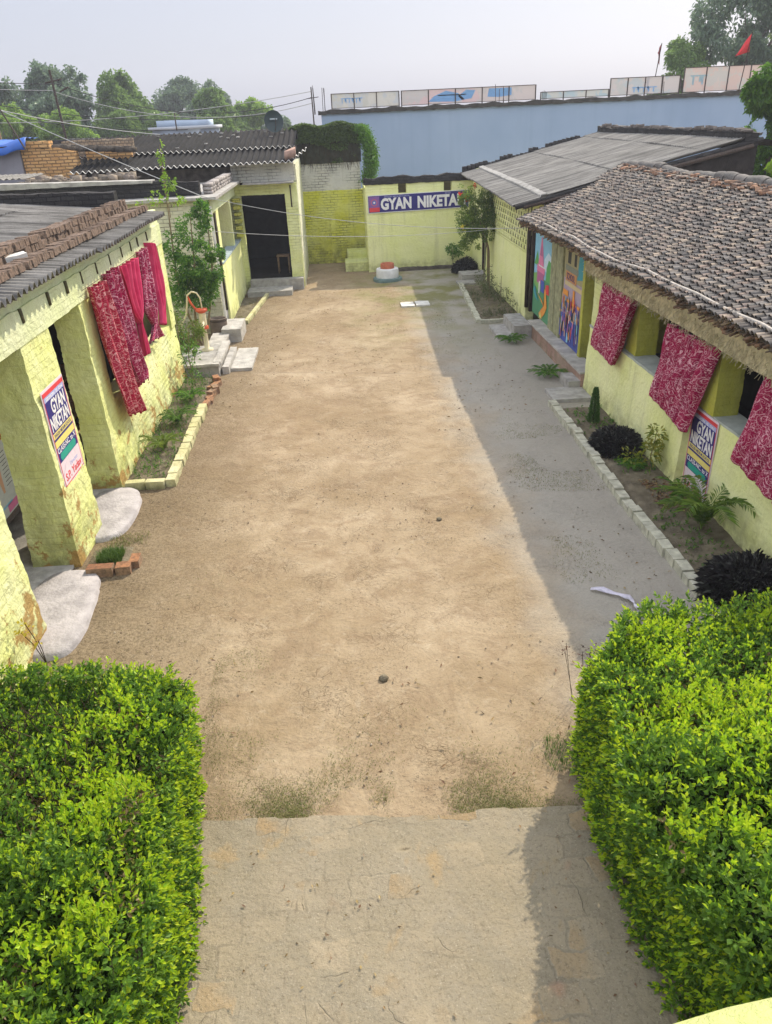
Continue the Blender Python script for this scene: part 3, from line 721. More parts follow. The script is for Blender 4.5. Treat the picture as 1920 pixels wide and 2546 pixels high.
curtain('floral curtain tied in at the waist with a flared hem', LX, [(13.02, 2.81), (12.87, 2.37), (12.72, 1.95), (13.05, 1.61), (12.62, 1.42)], [(13.74, 2.8), (13.62, 2.23), (13.60, 1.82), (13.38, 1.55), (13.63, 1.27)], 3, .045, FLOR, 1, .02, .03, 3.1)
curtain('bright pink plain curtain at the far end of the left wall', LX, [(13.78, 2.86), (13.74, 2.38), (13.70, 1.8), (13.55, 1.51)], [(14.37, 2.76), (14.45, 2.27), (14.3, 1.79), (13.95, 1.40)], 3.2, .05, PINK, 1, .01, .04, 5)
RX = 4.30
curtain('crimson floral curtain farthest along the right wall, beside the recess', RX, [(12.10, 2.11), (12.16, 1.63), (12.28, 1.29), (12.38, .98)], [(10.84, 2.09), (10.92, 1.76), (11.08, 1.35), (11.30, .94)], 4.2, .07, FLOR, -1, .03, .05, .2)
curtain('wide crimson floral curtain hanging half over the banner on the right wall', RX, [(9.55, 2.05), (9.58, 1.56), (9.64, 1.21), (9.72, .98)], [(8.26, 2.08), (8.34, 1.74), (8.50, 1.33), (8.64, .88)], 4.6, .07, FLOR, -1, .03, .05, 1.2)
curtain('crimson floral curtain on the right wall cut by the photo edge', RX, [(7.12, 2.11), (7.18, 1.82), (7.29, 1.37), (7.40, 1.05)], [(5.7, 2.08), (5.75, 1.7), (5.9, 1.3), (6.1, .90)], 3.6, .05, FLOR, -1, .03, .05, 2.7)
m = MB(); m.tube([(LX-.02, 10.0, 2.80), (LX-.02, 12, 2.79), (LX-.02, 14.5, 2.80)], .004, 5); tag(m.build('curtain_string', IRON), 'thin string carrying the curtains on the left building', 'string')
m = MB(); m.tube([(RX+.02, 12.4, 2.11), (RX+.02, 9, 2.08), (RX+.02, 5.0, 2.10)], .004, 5); tag(m.build('curtain_string', IRON), 'thin string carrying the curtains on the right building', 'string')

# ------------------------------------------------------------------ banners and posters
def flat(name, col, rough=.6, spec=.3): return plain(name, col, rough, .08, 15, 0, spec)
NAVY = flat('navy_print', (.025, .02, .16)); WHT = flat('white_print', (.75, .74, .72)); PNKW = flat('pinkish_white_print', (.68, .58, .62))
YPR = flat('yellow_print', (.72, .62, .18)); RPR = flat('red_print', (.62, .05, .06)); GPR = flat('green_print', (.02, .30, .22)); LBL = flat('pale_blue_print', (.35, .38, .62))
ORG = flat('orange_print', (.75, .30, .05)); PUR = flat('purple_print', (.22, .10, .32)); SKYP = flat('sky_blue_print', (.25, .52, .68)); PNK = flat('pink_print', (.70, .20, .35))
TEAL = flat('teal_print', (.05, .30, .35)); SKIN = flat('tan_print', (.62, .36, .22)); BLK = flat('black_print', (.03, .03, .03)); KHA = flat('khaki_print', (.45, .42, .22)); GRS = flat('grass_print', (.10, .36, .10))
def school_banner(label, o, right, nrm, w, h, parent_name='school_banner'):
    th = thing(parent_name, tuple(np.array(o)+np.array(right)*w/2), label, 'banner')
    pn = wall_panel(o, right, (0, 0, 1), nrm)
    def put(nm, mat, *rs):
        m = MB()
        for r in rs: prect(m, pn, r[0]*w, r[1]*h, r[2]*w, r[3]*h, r[4], r[5])
        m.build(nm, mat, th, False)
    put('sheet', PNKW, (0, 0, 1, 1, .002, .010))
    put('field', NAVY, (.05, .27, .95, .93, .010, .012))
    put('header', RPR, (.04, .935, .96, .975, .0101, .013), (.03, .02, .045, .98, .0135, .0145), (.955, .02, .97, .98, .0135, .0145), (.03, .02, .97, .03, .0135, .0145))
    put('caption_strip', LBL, (.05, .885, .95, .93, .0121, .0135))
    text('caption', 'SESSION  IS  ON', pn, .12*w, .892*h, .88*w, .922*h, WHT, th, .001, .0136)
    text('lettering', 'GYAN', pn, .26*w, .735*h, .88*w, .875*h, WHT, th, .002, .0121, .03)
    text('lettering', 'NIKETAN', pn, .09*w, .585*h, .92*w, .725*h, WHT, th, .002, .0121, .03)
    put('stripe', YPR, (.05, .515, .95, .570, .0121, .0135), (.05, .425, .95, .490, .0121, .0135))
    text('stripe_text', 'ENGLISH MEDIUM SCHOOL', pn, .1*w, .525*h, .9*w, .560*h, NAVY, th, .001, .0136)
    text('class_line', 'CLASS-NC. to X', pn, .07*w, .362*h, .93*w, .415*h, WHT, th, .0015, .0121)
    m = MB(); ppoly(m, pn, [(.12*w, .315*h), (.16*w, .352*h), (.84*w, .352*h), (.88*w, .315*h), (.84*w, .278*h), (.16*w, .278*h)], .0121, .0137); m.build('green_plate', GPR, th, False)
    m = MB(); ppoly(m, pn, [(.05*w, .03*h), (.05*w, .13*h), (.25*w, .22*h), (.5*w, .262*h), (.75*w, .262*h), (.95*w, .262*h), (.95*w, .03*h)], .0124, .0138); m.build('footer', PNKW, th, False)
    text('signature', 'Director', pn, .42*w, .155*h, .80*w, .195*h, LBL, th, .001, .0139)
    text('signature', 'S.P. Yadav', pn, .12*w, .055*h, .90*w, .135*h, RPR, th, .0015, .0139, .02)
    return th
school_banner('school banner on the sunlit left pillar beside the doorway', (-3.318, 7.94, .96), (0, 1, 0), (1, 0, 0), .72, 1.16)
# right wall banner comes with the right building (x = 4.45)

def body_poster():
    th = thing('wall_chart', (-4.58, 9.3, .15), 'illustrated body chart with orange header on the inner wall of the left veranda', 'chart')
    pn = wall_panel((-4.595, 8.75, .14), (0, 1, 0), (0, 0, 1), (1, 0, 0)); w, h = 1.12, 1.0
    def put(nm, mat, *rs):
        m = MB()
        for r in rs: prect(m, pn, r[0]*w, r[1]*h, r[2]*w, r[3]*h, r[4], r[5])
        m.build(nm, mat, th, False)
    put('sheet', flat('paper', (.55, .57, .52)), (0, 0, 1, 1, 0, .008))
    put('header', ORG, (0, .93, 1, 1, .0081, .0095))
    text('title', 'OUR BODY', pn, .2*w, .94*h, .8*w, .985*h, BLK, th, .001, .0096)
    put('picture', SKYP, (.62, .66, .98, .91, .0081, .0095), (.02, .12, .45, .15, .0081, .0095), (.68, .25, .98, .38, .0081, .0095))
    put('picture', YPR, (.66, .54, .98, .64, .0081, .0095)); put('picture', PNK, (.64, .40, .98, .52, .0081, .0095), (.3, .02, .62, .13, .0081, .0095)); put('picture', GRS, (.68, .04, .98, .22, .0081, .0095))
    m = MB()
    for cx, cy, r in ((.8, .78, .07), (.8, .46, .08), (.78, .31, .05)): ppoly(m, pn, [((cx+r*math.cos(a)*1.0)*w, (cy+r*math.sin(a)*.8)*h) for a in np.linspace(0, 6.28, 14)[:-1]], .0096, .0105)
    m.build('drawing', RPR, th, False)
    m = MB(); ppoly(m, pn, [(.30*w, .30*h), (.27*w, .5*h), (.24*w, .72*h), (.31*w, .80*h), (.38*w, .72*h), (.36*w, .5*h), (.35*w, .3*h)], .0081, .0095)
    ppoly(m, pn, [((.31+.045*math.cos(a))*w, (.84+.05*math.sin(a))*h) for a in np.linspace(0, 6.28, 12)[:-1]], .0081, .0095); m.build('drawing', SKIN, th, False)
    m = MB()
    for k in range(9): prect(m, pn, (.42+.01*(k % 3))*w, (.35+k*.055)*h, (.58)*w, (.358+k*.055)*h, .0081, .009)
    m.build('caption', BLK, th, False)
body_poster()
m = MB()
for z in (.55, .95, 1.0, 1.35): m.obox((-3.98, 10.75, z), (.02, 0, 0), (0, .35, 0), (0, 0, .03))
m.build('d', WOOD); bpy.data.objects.remove(bpy.data.objects['d'])
sh = thing('wooden_rack', (-4.2, 10.6, .04), 'wooden rack seen in the dark gap between the two left pillars', 'rack')
for z in (.55, .93, 1.08, 1.5):
    m = MB(); m.box(-4.45, -3.95, 10.2, 11.2, z, z+.03, .004); m.build('shelf', WOOD, sh)
for yy in (10.2, 11.16):
    m = MB(); m.box(-4.45, -4.40, yy, yy+.04, .04, 1.6); m.box(-4.0, -3.95, yy, yy+.04, .04, 1.6); m.build('upright', WOODD, sh)

# ------------------------------------------------------------------ second left building (door, low wall, flat slab roof)
L2 = thing('annex_building', (-4.5, 21.0, 0), 'cream washed annex on the left with flat slab roof and low veranda wall', 'building')
m = MB(); m.rough(-9.5, -2.93, 18.8, 19.02, -.02, 3.12, .03, .012, brick=.018, wob=.02); m.build('near_wall', WHY, L2)
m = MB(); m.rough(-3.35, -2.92, 19.78, 20.18, 1.5, 2.78, .05, .010); m.build('post', YELR, L2)
m = MB(); m.rough(-3.30, -2.94, 22.6, 22.85, 1.5, 2.78, .05, .01); m.build('post', YELR, L2)
m = MB(); m.rough(-3.15, -2.92, 19.75, 24.0, -.02, 1.50, .07, .012, taper=(.03, 0)); m.build('low_wall', YELR, L2)
m = MB(); m.rough(-3.17, -2.89, 19.75, 23.98, 1.50, 1.54, .07, .008); m.build('coping', plain('blue_grey_cement', (.36, .44, .46), .9, .2, 6, .4), L2)
m = MB(); m.rough(-3.2, -2.91, 19.02, 24.0, 2.76, 3.06, .08, .012); m.build('beam', PALEG, L2)
m = MB(); m.rough(-9.6, -2.70, 18.62, 24.0, 3.09, 3.15, .1, .008, ztop=lambda a, b: 0); m.build('roof_slab', CONC, L2)
m = MB(); m.box(-9, -2.95, 19.0, 24.0, -.02, .38); m.build('floor', CONC, L2)
m = MB(); m.rough(-5.2, -5.0, 19.0, 24.0, .3, 3.1, .15, .01); m.build('inner_wall', GREYW, L2)
m = MB(); m.rough(-9.6, -3.15, 19.25, 19.5, 3.15, 3.46, .05, .018, brick=.02, ztop=lambda a, b: .03*(-a-3)*.7+.02*math.sin(a*4.1)); m.build('roof_parapet', BLACKM, L2)
m = MB(); m.rough(-9.6, -4.2, 19.18, 19.58, 3.47, 3.50, .1, .012, ztop=lambda a, b: .03*(-a-3)*.7); m.build('parapet_capping', CONC, L2)
m = MB()
for k in range(34):
    for r in range(3):
        m.box(-3.12+random.uniform(-.01, .02), -2.9+random.uniform(-.02, .01), 19.55+k*.125, 19.66+k*.125, 3.15+r*.075, 3.22+r*.075, .008)
m.build('brick_kerb', island('pale_flaking_brick', [(.42, .38, .35), (.55, .50, .46), (.34, .30, .27)], .95, .6, dirt=.5), L2)
m = MB(); m.tube([(-2.88, 18.74, .2), (-2.88, 18.74, 2.95)], .035, 12); m.build('drain_pipe', plain('white_pipe_paint', (.70, .68, .60), .6, .15, 10, .2), L2)
m = MB(); m.box(-2.97, -2.93, 19.05, 19.12, .38, 2.7); m.box(-2.97, -2.93, 19.66, 19.73, .38, 2.7); m.build('door_frame', WOODD, L2)
for k in range(6):
    m = MB(); m.rough(-2.98, -2.78, 23.78, 23.98, 1.62+k*.19, 1.72+k*.19, .05, .01); m.build('toothing_brick', YELD, L2)

# steps in front of it
STEPW = plain('pale_step_cement', (.44, .42, .38), .92, .3, 5, .7, .12, dist=.02)
def stepbox(name, label, x0, x1, y0, y1, z0, z1, mat=None, cat='step', kids=()):
    th = thing(name, ((x0+x1)/2, (y0+y1)/2, 0), label, cat)
    m = MB(); m.rough(x0, x1, y0, y1, z0, z1, .05, .010); m.build('block', mat or STEPW, th); return th
stepbox('door_step', 'concrete block step before the narrow left annex door', -2.90, -2.44, 17.9, 18.98, -.02, .30)
stepbox('door_step', 'low pale step between hand pump platform and annex door', -3.12, -2.72, 16.95, 18.05, -.02, .20)
pf = thing('pump_platform', (-3.2, 16.0, 0), 'raised cement platform with worn rim carrying the hand pump', 'platform')
m = MB(); m.rough(-4.3, -2.62, 15.2, 16.85, -.02, .22, .05, .010, brick=.01); m.build('base', CONC, pf)
m = MB(); m.rough(-4.3, -2.60, 15.15, 15.27, .215, .27, .05, .008); m.rough(-2.74, -2.58, 15.27, 16.95, .215, .28, .05, .01); m.build('rim', STEPW, pf)
m = MB(); m.rough(-2.58, -2.44, 15.35, 16.9, -.02, .14, .05, .012, brick=.012); m.build('brick_tread', STEPW, pf)
stepbox('paving_slab', 'thin pale paving slab at the foot of the pump platform', -2.43, -1.98, 15.5, 17.1, -.02, .05, cat='slab')
stepbox('paving_slab', 'left of the two white floor tiles lying in the far yard', 1.62, 1.98, 20.45, 20.95, -.02, .035, CONCW, 'slab')
stepbox('paving_slab', 'right of the two white floor tiles lying in the far yard', 2.03, 2.40, 20.5, 21.0, -.02, .035, CONCW, 'slab')

# hand pump
CRM = plain('cream_enamel', (.66, .58, .36), .5, .15, 12, .1, .4); REDP = plain('red_enamel', (.62, .10, .035), .45, .15, 12, .1, .4)
hp = thing('hand_pump', (-3.02, 16.45, .25), 'cream and red iron hand pump with curved handle on the platform', 'hand pump')
m = MB(); m.lathe((-3.02, 16.45, .22), [(.13, 0), (.13, .03), (.055, .05), (.05, .45), (.085, .47), (.085, .50)], 16); m.build('riser', CRM, hp)
m = MB(); m.lathe((-3.02, 16.45, .70), [(.10, 0), (.10, .05), (.085, .07)], 16); m.build('flange', REDP, hp)
m = MB(); m.lathe((-3.02, 16.45, .77), [(.075, 0), (.078, .26), (.06, .28)], 16); m.tube([(-3.02, 16.45, .85), (-3.0, 16.3, .84), (-3.0, 16.2, .76)], .03, 10); m.build('barrel', CRM, hp)
m = MB(); m.lathe((-3.02, 16.45, 1.03), [(.06, 0), (.13, .05), (.125, .09), (.04, .10)], 16)
m.tube([(-3.0, 16.45, 1.1), (-3.14, 16.45, 1.12), (-3.22, 16.45, 1.25), (-3.27, 16.45, 1.40)], [.03, .028, .024, .02], 8); m.build('head', REDP, hp)
m = MB(); m.tube([(-3.0, 16.45, 1.13), (-3.01, 16.45, 1.35), (-3.07, 16.45, 1.46), (-3.17, 16.45, 1.49), (-3.27, 16.45, 1.42), (-3.30, 16.45, 1.25), (-3.36, 16.45, 1.0), (-3.50, 16.45, .80), (-3.58, 16.45, .68), (-3.54, 16.45, .60)], [.014, .016, .018, .02, .022, .022, .022, .022, .02, .018], 10); m.build('handle', CRM, hp)
tb = thing('tub', (-3.08, 17.3, 0), 'squat brown stoneware tub behind the hand pump', 'tub')
m = MB(); m.lathe((-3.02, 18.42, 0), [(.0, .0), (.17, 0), (.21, .12), (.21, .36), (.19, .44), (.21, .46), (.19, .47), (.17, .44), (.17, .2), (0, .2)], 20); m.build('body', plain('stoneware', (.17, .13, .10), .7, .3, 8, .3), tb)
m = MB(); m.lathe((-3.02, 18.42, .40), [(.212, 0), (.215, .015), (.212, .03)], 20); m.build('band', IRON, tb)

# ------------------------------------------------------------------ third left building with dark doorway
L3 = thing('classroom_building', (-2.5, 25.5, 0), 'yellow classroom with a big dark doorway and black corrugated roof', 'building')
m = MB(); m.rough(-1.46, -1.10, 24.0, 24.22, -.02, 3.0, .04, .010, brick=.008); m.rough(-7.3, -2.76, 24.0, 24.2, -.02, 3.05, .12, .01); m.rough(-2.76, -1.46, 24.0, 24.22, 2.72, 3.0, .04, .010, brick=.01); m.build('front_wall', YEL, L3)
m = MB(); m.rough(-2.95, -1.12, 24.02, 24.22, 3.07, 3.55, .03, .010, brick=.012); m.build('gable_masonry', WHB, L3)
m = MB(); m.rough(-7.3, -2.95, 24.05, 24.22, 3.05, 3.5, .1, .010); m.build('dark_brown_masonry', DARKW, L3)  # dark brown band above the front wall
m = MB(); m.rough(-2.62, -1.16, 23.62, 24.15, 3.03, 3.07, .1, .006); m.build('shelf_slab', CONC, L3)
m = MB(); m.rough(-1.30, -1.08, 24.22, 28.2, -.02, 3.5, .05, .010, brick=.008); m.build('side_wall', lime('pale_side_wash', (.72, .72, .45), (.78, .76, .6), brick=.4, joints=.15), L3)
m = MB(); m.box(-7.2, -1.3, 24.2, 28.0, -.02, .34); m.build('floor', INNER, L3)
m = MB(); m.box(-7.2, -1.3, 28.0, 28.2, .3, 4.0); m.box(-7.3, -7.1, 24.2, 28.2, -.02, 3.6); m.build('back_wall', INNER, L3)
m = MB(); corrug(m, (-7.35, 23.55, 3.60), (1, 0, 0), (0, 1, .14), 6.3, 2.4, pitch=.17, amp=.035, rows=3, edge=.05, seg=8); m.build('lower_roof', ASBD, L3)
m = MB(); corrug(m, (-7.35, 23.50, 3.588), (1, 0, 0), (0, 1, .14), 6.3, .10, pitch=.17, amp=.035, rows=1, edge=.03, seg=8, thick=.014); m.build('lit_edge_strip', CONCW, L3)  # pale strips paint in the sunlit ends of the roof sheets
m = MB(); corrug(m, (-8.4, 25.31, 3.918), (1, 0, 0), (0, 1, .155), 7.3, .07, pitch=.17, amp=.035, rows=1, edge=.08, seg=8, thick=.010); m.build('lit_edge_strip', CONCW, L3)
m = MB(); corrug(m, (-8.4, 25.35, 3.93), (1, 0, 0), (0, 1, .155), 7.3, 2.9, pitch=.17, amp=.035, rows=3, edge=.10, seg=8); m.build('upper_roof', ASBD, L3)
m = MB(); m.rough(-8.4, -1.1, 28.0, 28.35, 4.05, 4.33, .09, .03, ztop=lambda a, b: .03*math.sin(a*2.3)); m.build('ridge_bricks', BLACKM, L3)
m = MB()
for k in range(14):
    yy = 25.6+random.random()*2.3; xx = -6.2+random.random()*4.6; m.box(xx, xx+.1, yy, yy+.06, 4.0+(yy-25.6)*.155, 4.03+(yy-25.6)*.155, .01)
m.build('roof_debris', CONC, L3)
m = MB()
m.obox((-1.18, 23.75, 3.78), (.16, 0, .05), (0, .12, .03), (0, 0, .10)); m.build('broken_ridge_brick', plain('broken_brick', (.34, .22, .17), .95, .3, 8, .6), L3)
m = MB(); corrug(m, (-1.12, 23.6, 3.66), (.85, 0, .5), (0, 1, 0), .5, .45, pitch=.12, amp=.04, rows=2); m.build('torn_sheet', CONCW, L3)
for k, (z0, z1) in enumerate(((2.2, 2.9),)):
    m = MB(); m.box(-1.30, -1.26, 23.985, 24.0, 2.35, 2.95); m.build('rain_mark', IRON, L3)
stp = thing('door_step', (-2.0, 23.7, 0), 'two tier grey concrete steps below the dark classroom doorway', 'step')
m = MB(); m.rough(-2.74, -1.12, 23.70, 24.0, -.02, .34, .06, .008); m.build('upper_tread', CONC, stp)
m = MB(); m.rough(-2.78, -1.45, 22.95, 23.70, -.02, .14, .06, .012); m.build('lower_tread', CONC, stp)
st = thing('wooden_stool', (-1.75, 24.9, .34), 'brown wooden stool just inside the dark classroom doorway', 'stool')
m = MB(); m.box(-1.95, -1.55, 24.7, 25.1, .84, .88); m.build('seat', WOOD, st)
for sx, sy in ((-1.93, 24.72), (-1.6, 24.72), (-1.93, 25.05), (-1.6, 25.05)):
    m = MB(); m.box(sx, sx+.035, sy, sy+.035, .34, .84); m.build('leg', WOOD, st)

# ------------------------------------------------------------------ dish
def dish(cx, cy, cz):
    th = thing('satellite_dish', (cx, cy+.15, cz-.40), 'black satellite dish on the ridge of the far left roof', 'satellite dish')
    m = MB(); n = 28; V = []; F = []
    ax = Vector((.25, -1, .30)).normalized(); u = ax.cross(Vector((0, 0, 1))).normalized(); w = u.cross(ax)
    rs = [0, .1, .2, .26, .30, .31]
    for side, off in ((1, 0), (-1, -.012)):
        V = []; F = []
        for r in rs:
            for k in range(n):
                a = 2*math.pi*k/n; p = Vector((cx, cy, cz))+u*r*math.cos(a)+w*r*1.08*math.sin(a)+ax*(r*r*.8+off-.05); V.append(tuple(p))
        for i in range(len(rs)-1):
            for k in range(n):
                q = [i*n+k, i*n+(k+1) % n, (i+1)*n+(k+1) % n, (i+1)*n+k]; F.append(q if side > 0 else q[::-1])
        m.add(V, F)
    m.build('reflector', plain('dark_green_black_paint', (.018, .035, .035), .5, .2, 5, 0, .4), th)
    m = MB(); p = Vector((cx, cy, cz)); m.tube([tuple(p-w*.28+ax*.02), tuple(p-w*.2+ax*.30), tuple(p+ax*.34)], .012, 6); m.build('feed_arm', IRON, th)
    m = MB(); m.tube([(cx, cy+.08, cz), (cx, cy+.15, cz-.15), (cx, cy+.15, cz-.45)], .022, 8); m.build('mast', IRON, th)
    m = MB(); c = p+ax*.03; m.obox(tuple(c+w*.06), tuple(u*.12), tuple(w*.022), tuple(ax*.006)); m.build('logo_mark', flat('grey_print', (.35, .40, .40)), th)
dish(-1.79, 27.4, 4.62)

# ------------------------------------------------------------------ back wall, name wall
BW = thing('boundary_wall', (0, 28.3, 0), 'tall back wall, yellow below, white brick above, moss-black top', 'wall')
m = MB(); m.rough(-1.1, 1.02, 28.2, 28.42, -.02, 2.42, .028, .012, brick=.018); m.build('yellow_masonry', YELD, BW)
m = MB(); m.rough(-1.1, .95, 28.24, 28.42, 2.42, 3.28, .028, .012, brick=.018); m.build('white_masonry', WHB, BW)
m = MB(); m.rough(-1.35, 1.0, 28.22, 28.5, 3.28, 4.25, .05, .02, brick=.02); m.build('blackened_masonry', plain('moss_black_masonry', (.055, .06, .04), .97, .5, 4, .9, .05), BW)
m = MB(); m.rough(-.20, -.02, 28.12, 28.22, .2, 1.6, .05, .012, brick=.012); m.build('old_downpipe_chase', YELD, BW)
lg = thing('masonry_ledge', (.6, 27.2, 0), 'stepped yellow masonry ledge at the foot of the name wall corner', 'ledge')
m = MB(); m.rough(.22, 1.0, 26.3, 27.3, -.02, .28, .05, .010, brick=.008); m.build('lower_tier', YEL, lg)
m = MB(); m.rough(.32, 1.0, 27.3, 28.0, -.02, .50, .05, .010, brick=.008); m.build('upper_tier', YEL, lg)
NW = thing('name_wall', (2.8, 26.1, 0), 'yellow end wall with dark brick coping carrying the long school name sign', 'wall')
m = MB()
m.rough(1.0, 4.55, 26.0, 26.24, -.02, 2.40, .06, .010)
for a, b in ((1.0, 2.07), (2.33, 3.54), (3.80, 4.55)): m.rough(a, b, 26.0, 26.24, 2.40, 2.69, .03, .008, brick=.012)
m.rough(1.0, 1.2, 26.24, 28.2, -.02, 2.6, .08, .01)
m.build('masonry', YELR, NW)
m = MB(); m.box(1.3, 4.5, 26.36, 26.42, 0, 2.72); m.build('backing', plain('brown_backing', (.12, .10, .04), .95, .3, 6, .4), NW)
m = MB(); m.rough(.96, 4.6, 25.97, 26.27, 2.69, 2.90, .035, .022, brick=.02, ztop=lambda a, b: .02*math.sin(a*9)+.02*math.sin(a*3.7)); m.build('coping', BLACKM, NW)
m = MB(); m.rough(1.7, 4.0, 25.82, 26.0, -.02, .10, .06, .02); m.build('footing', DARKW, NW)
# name sign
sg = thing('name_sign', (2.7, 25.97, 1.84), 'long navy sign with white name lettering on the end wall', 'sign')
pn = wall_panel((1.08, 25.985, 1.86), (1, 0, .012), (0, 0, 1), (0, -1, 0)); SW, SH = 3.28, .50
m = MB(); prect(m, pn, -.015, -.02, SW, SH+.02, 0, .02); m.build('frame', WHT, sg, False)
m = MB(); prect(m, pn, .0, .0, SW-.02, SH, .0201, .023); m.build('board', NAVY, sg, False)
m = MB(); prect(m, pn, .02, .02, .36, SH-.02, .0231, .025); m.build('emblem_field', PUR, sg, False)
m = MB(); prect(m, pn, .03, .02, .36, .15, .0251, .027); m.build('emblem_base', RPR, sg, False)
m = MB(); ppoly(m, pn, [(.19+.11*math.cos(a), .30+.11*math.sin(a)) for a in np.linspace(0, 6.28, 20)[:-1]], .0251, .027); m.build('emblem_ring', flat('rose_print', (.45, .12, .2)), sg, False)
m = MB(); ppoly(m, pn, [(.19+.075*math.cos(a), .30+.075*math.sin(a)) for a in np.linspace(0, 6.28, 20)[:-1]], .0271, .0285); m.build('emblem_disc', flat('mid_blue_print', (.12, .14, .42)), sg, False)
m = MB(); ppoly(m, pn, [(.19+.03*math.cos(a), .30+.03*math.sin(a)) for a in np.linspace(0, 6.28, 12)[:-1]], .0286, .030); m.build('emblem_centre', WHT, sg, False)
text('lettering', 'GYAN', pn, .40, .06, 1.40, .42, WHT, sg, .006, .0231, .045)
text('lettering', 'NIKETAN', pn, 1.60, .06, 3.16, .42, WHT, sg, .006, .0231, .045)
text('small_caption', 'ENGLISH MEDIUM SCHOOL', pn, .52, .435, 1.35, .475, LBL, sg, .003, .0231)
text('small_caption', 'ESTD', pn, 2.50, .435, 2.68, .475, LBL, sg, .003, .0231)

# planter
tp = thing('planter', (1.52, 24.5, 0), 'round white planter with red brick ring on a teal base', 'planter')
m = MB(); m.lathe((1.52, 24.5, -.02), [(.46, 0), (.46, .09), (.43, .11), (.3, .11)], 28); m.build('base', plain('teal_paint', (.13, .19, .18), .8, .25, 6, .3), tp)
m = MB(); m.lathe((1.52, 24.5, .08), [(.36, 0), (.355, .26), (.33, .28), (.2, .28)], 28); m.build('drum', plain('dull_white_paint', (.62, .62, .60), .8, .15, 6, .3), tp)
m = MB(); m.lathe((1.52, 24.5, .35), [(.22, 0), (.215, .15), (.19, .165), (.15, .16), (.14, .06), (0, .05)], 22); m.build('ring', plain('terracotta', (.42, .13, .07), .85, .25, 8, .4), tp)

# ------------------------------------------------------------------ right far building with cement sheet roof
R2 = thing('hall_building', (5.5, 21.0, 0), 'yellow building on the far right with grey corrugated cement roof', 'building')
m = MB()
m.rough(4.52, 4.74, 18.28, 23.55, -.02, 1.55, .06, .010, taper=(.04, 0));  m.rough(4.5, 4.72, 24.25, 26.0, -.02, 2.75, .07, .010)
m.build('wall', YELR, R2)
m = MB(); m.rough(4.534, 4.74, 18.28, 23.55, 1.55, 2.75, .1, .001); m.build('lattice_shade_backing', INNER, R2)  # nearly flush dark sheet standing in for shade in the lattice openings
m = MB()
for r in range(8):
    z = 1.555+r*.145
    m.box(4.522, 4.60, 18.3, 23.5, z, z+.050, .001)
    y = 18.3+(r % 2)*.14
    while y < 23.45:
        solid = vnoise([[y, z, 0]], .9, 5)[0] < -.5 or (r == 0 and y > 20)
        m.box(4.518, 4.60, y, min(23.5, y+(.278 if solid else .150)), z+.052, z+.145, .001); y += .28
m.build('brick_lattice', YELR, R2)
m = MB(); m.box(4.5, 4.56, 24.17, 24.24, .2, 2.2); m.box(4.5, 4.56, 23.57, 23.64, .2, 2.2); m.build('door_frame', WOODD, R2)
m = MB(); m.rough(4.5, 4.74, 23.55, 24.25, 2.1, 2.75, .07, .008); m.build('lintel', YELR, R2)
def r2z(x): return 2.80+(x-3.8)*.205
m = MB()
for (x0, ln, dz) in ((0, .85, 0), (.72, 1.75, .025), (2.35, 1.75, .05), (4.0, 1.2, .075)):
    n0 = np.array([1, 0, .205])
    corrug(m, (3.80+x0, 16.85, 2.82+x0*.205+dz), (.035/1.0, 1, 0.006), (1, 0, .205), 9.6, ln, pitch=.146, amp=.025, rows=4, edge=.04)
m.build('corrugated_roof', ASBR, R2)
m = MB(); corrug(m, (4.38, 16.9, 2.985), (.035, 1, .006), (1, 0, .205), 9.4, .14, pitch=.146, amp=.025, rows=1, thick=.02); m.build('cement_strip', CONC, R2)
m = MB(); m.tube([(3.82, 16.83, 2.78), (9.0, 16.83, 3.86)], .05, 8); m.build('verge_pole', BLACKM, R2)
m = MB()
for k in range(34):
    x = 4.2+k*.135; m.box(x, x+.12, 26.2, 26.42, r2z(x)+.03, r2z(x)+.11+(.08 if vnoise([[x*3, 0, 0]], 1, 3)[0] > .1 else 0), .012)
m.build('verge_bricks', BLACKM, R2)
m = MB(); corrug(m, (8.9, 16.85, 3.88), (0, 1, 0), (1, 0, -.2), 9.6, 1.0, pitch=.146, amp=.025, rows=2); m.build('rear_roof', ASBD, R2)
m = MB(); m.rough(8.6, 8.9, 16.8, 26.5, 3.72, 4.02, .06, .03, brick=.02, ztop=lambda a, b: .03*vnoise([[0, b, 0]], 2.5, 3)[0]); m.build('ridge_bricks', BLACKM, R2)
m = MB()
for k in range(46):
    if random.random() < .35: continue
    m.box(8.62, 8.80, 16.9+k*.21, 17.08+k*.21, 4.0, 4.04+random.random()*.08, .015)
m.build('ridge_bricks', plain('grey_brown_brick', (.14, .12, .105), .95, .4, 9, .6), R2)
m = MB(); m.rough(4.6, 9.5, 16.9, 17.1, -.02, 2.78, .15, .01)
m.rough(4.75, 8.95, 16.9, 17.1, 2.7, 2.985, .1, .01, ztop=lambda a, b: (a-4.6)*.2); m.build('gable_wall', plain('near_black_masonry', (.035, .03, .028), .95, .5, 6, .7, .1), R2)  # gable masonry in a near-black tone
m = MB(); m.tube([(4.0, 16.82, 2.78), (6.3, 16.8, 3.25), (8.8, 16.8, 3.75)], .045, 8); m.build('gable_pole', IRON, R2)
m = MB(); m.rough(4.55, 4.9, 16.9, 18.3, 2.0, 2.75, .06, .010); m.build('corner_masonry', YEL, R2)
m = MB()
for k in range(16):
    yy = 17.0+random.random()*9; m.box(8.3, 8.55, yy, yy+.22, r2z(8.3), r2z(8.3)+.1, .02, random.uniform(0, 3))
m.build('ridge_rubble', BLACKM, R2)
m = MB(); m.rough(4.6, 9, 26.1, 26.3, -.02, 3.0, .15, .01, ztop=lambda a, b: (a-4.6)*.2); m.build('far_gable', YELR, R2)

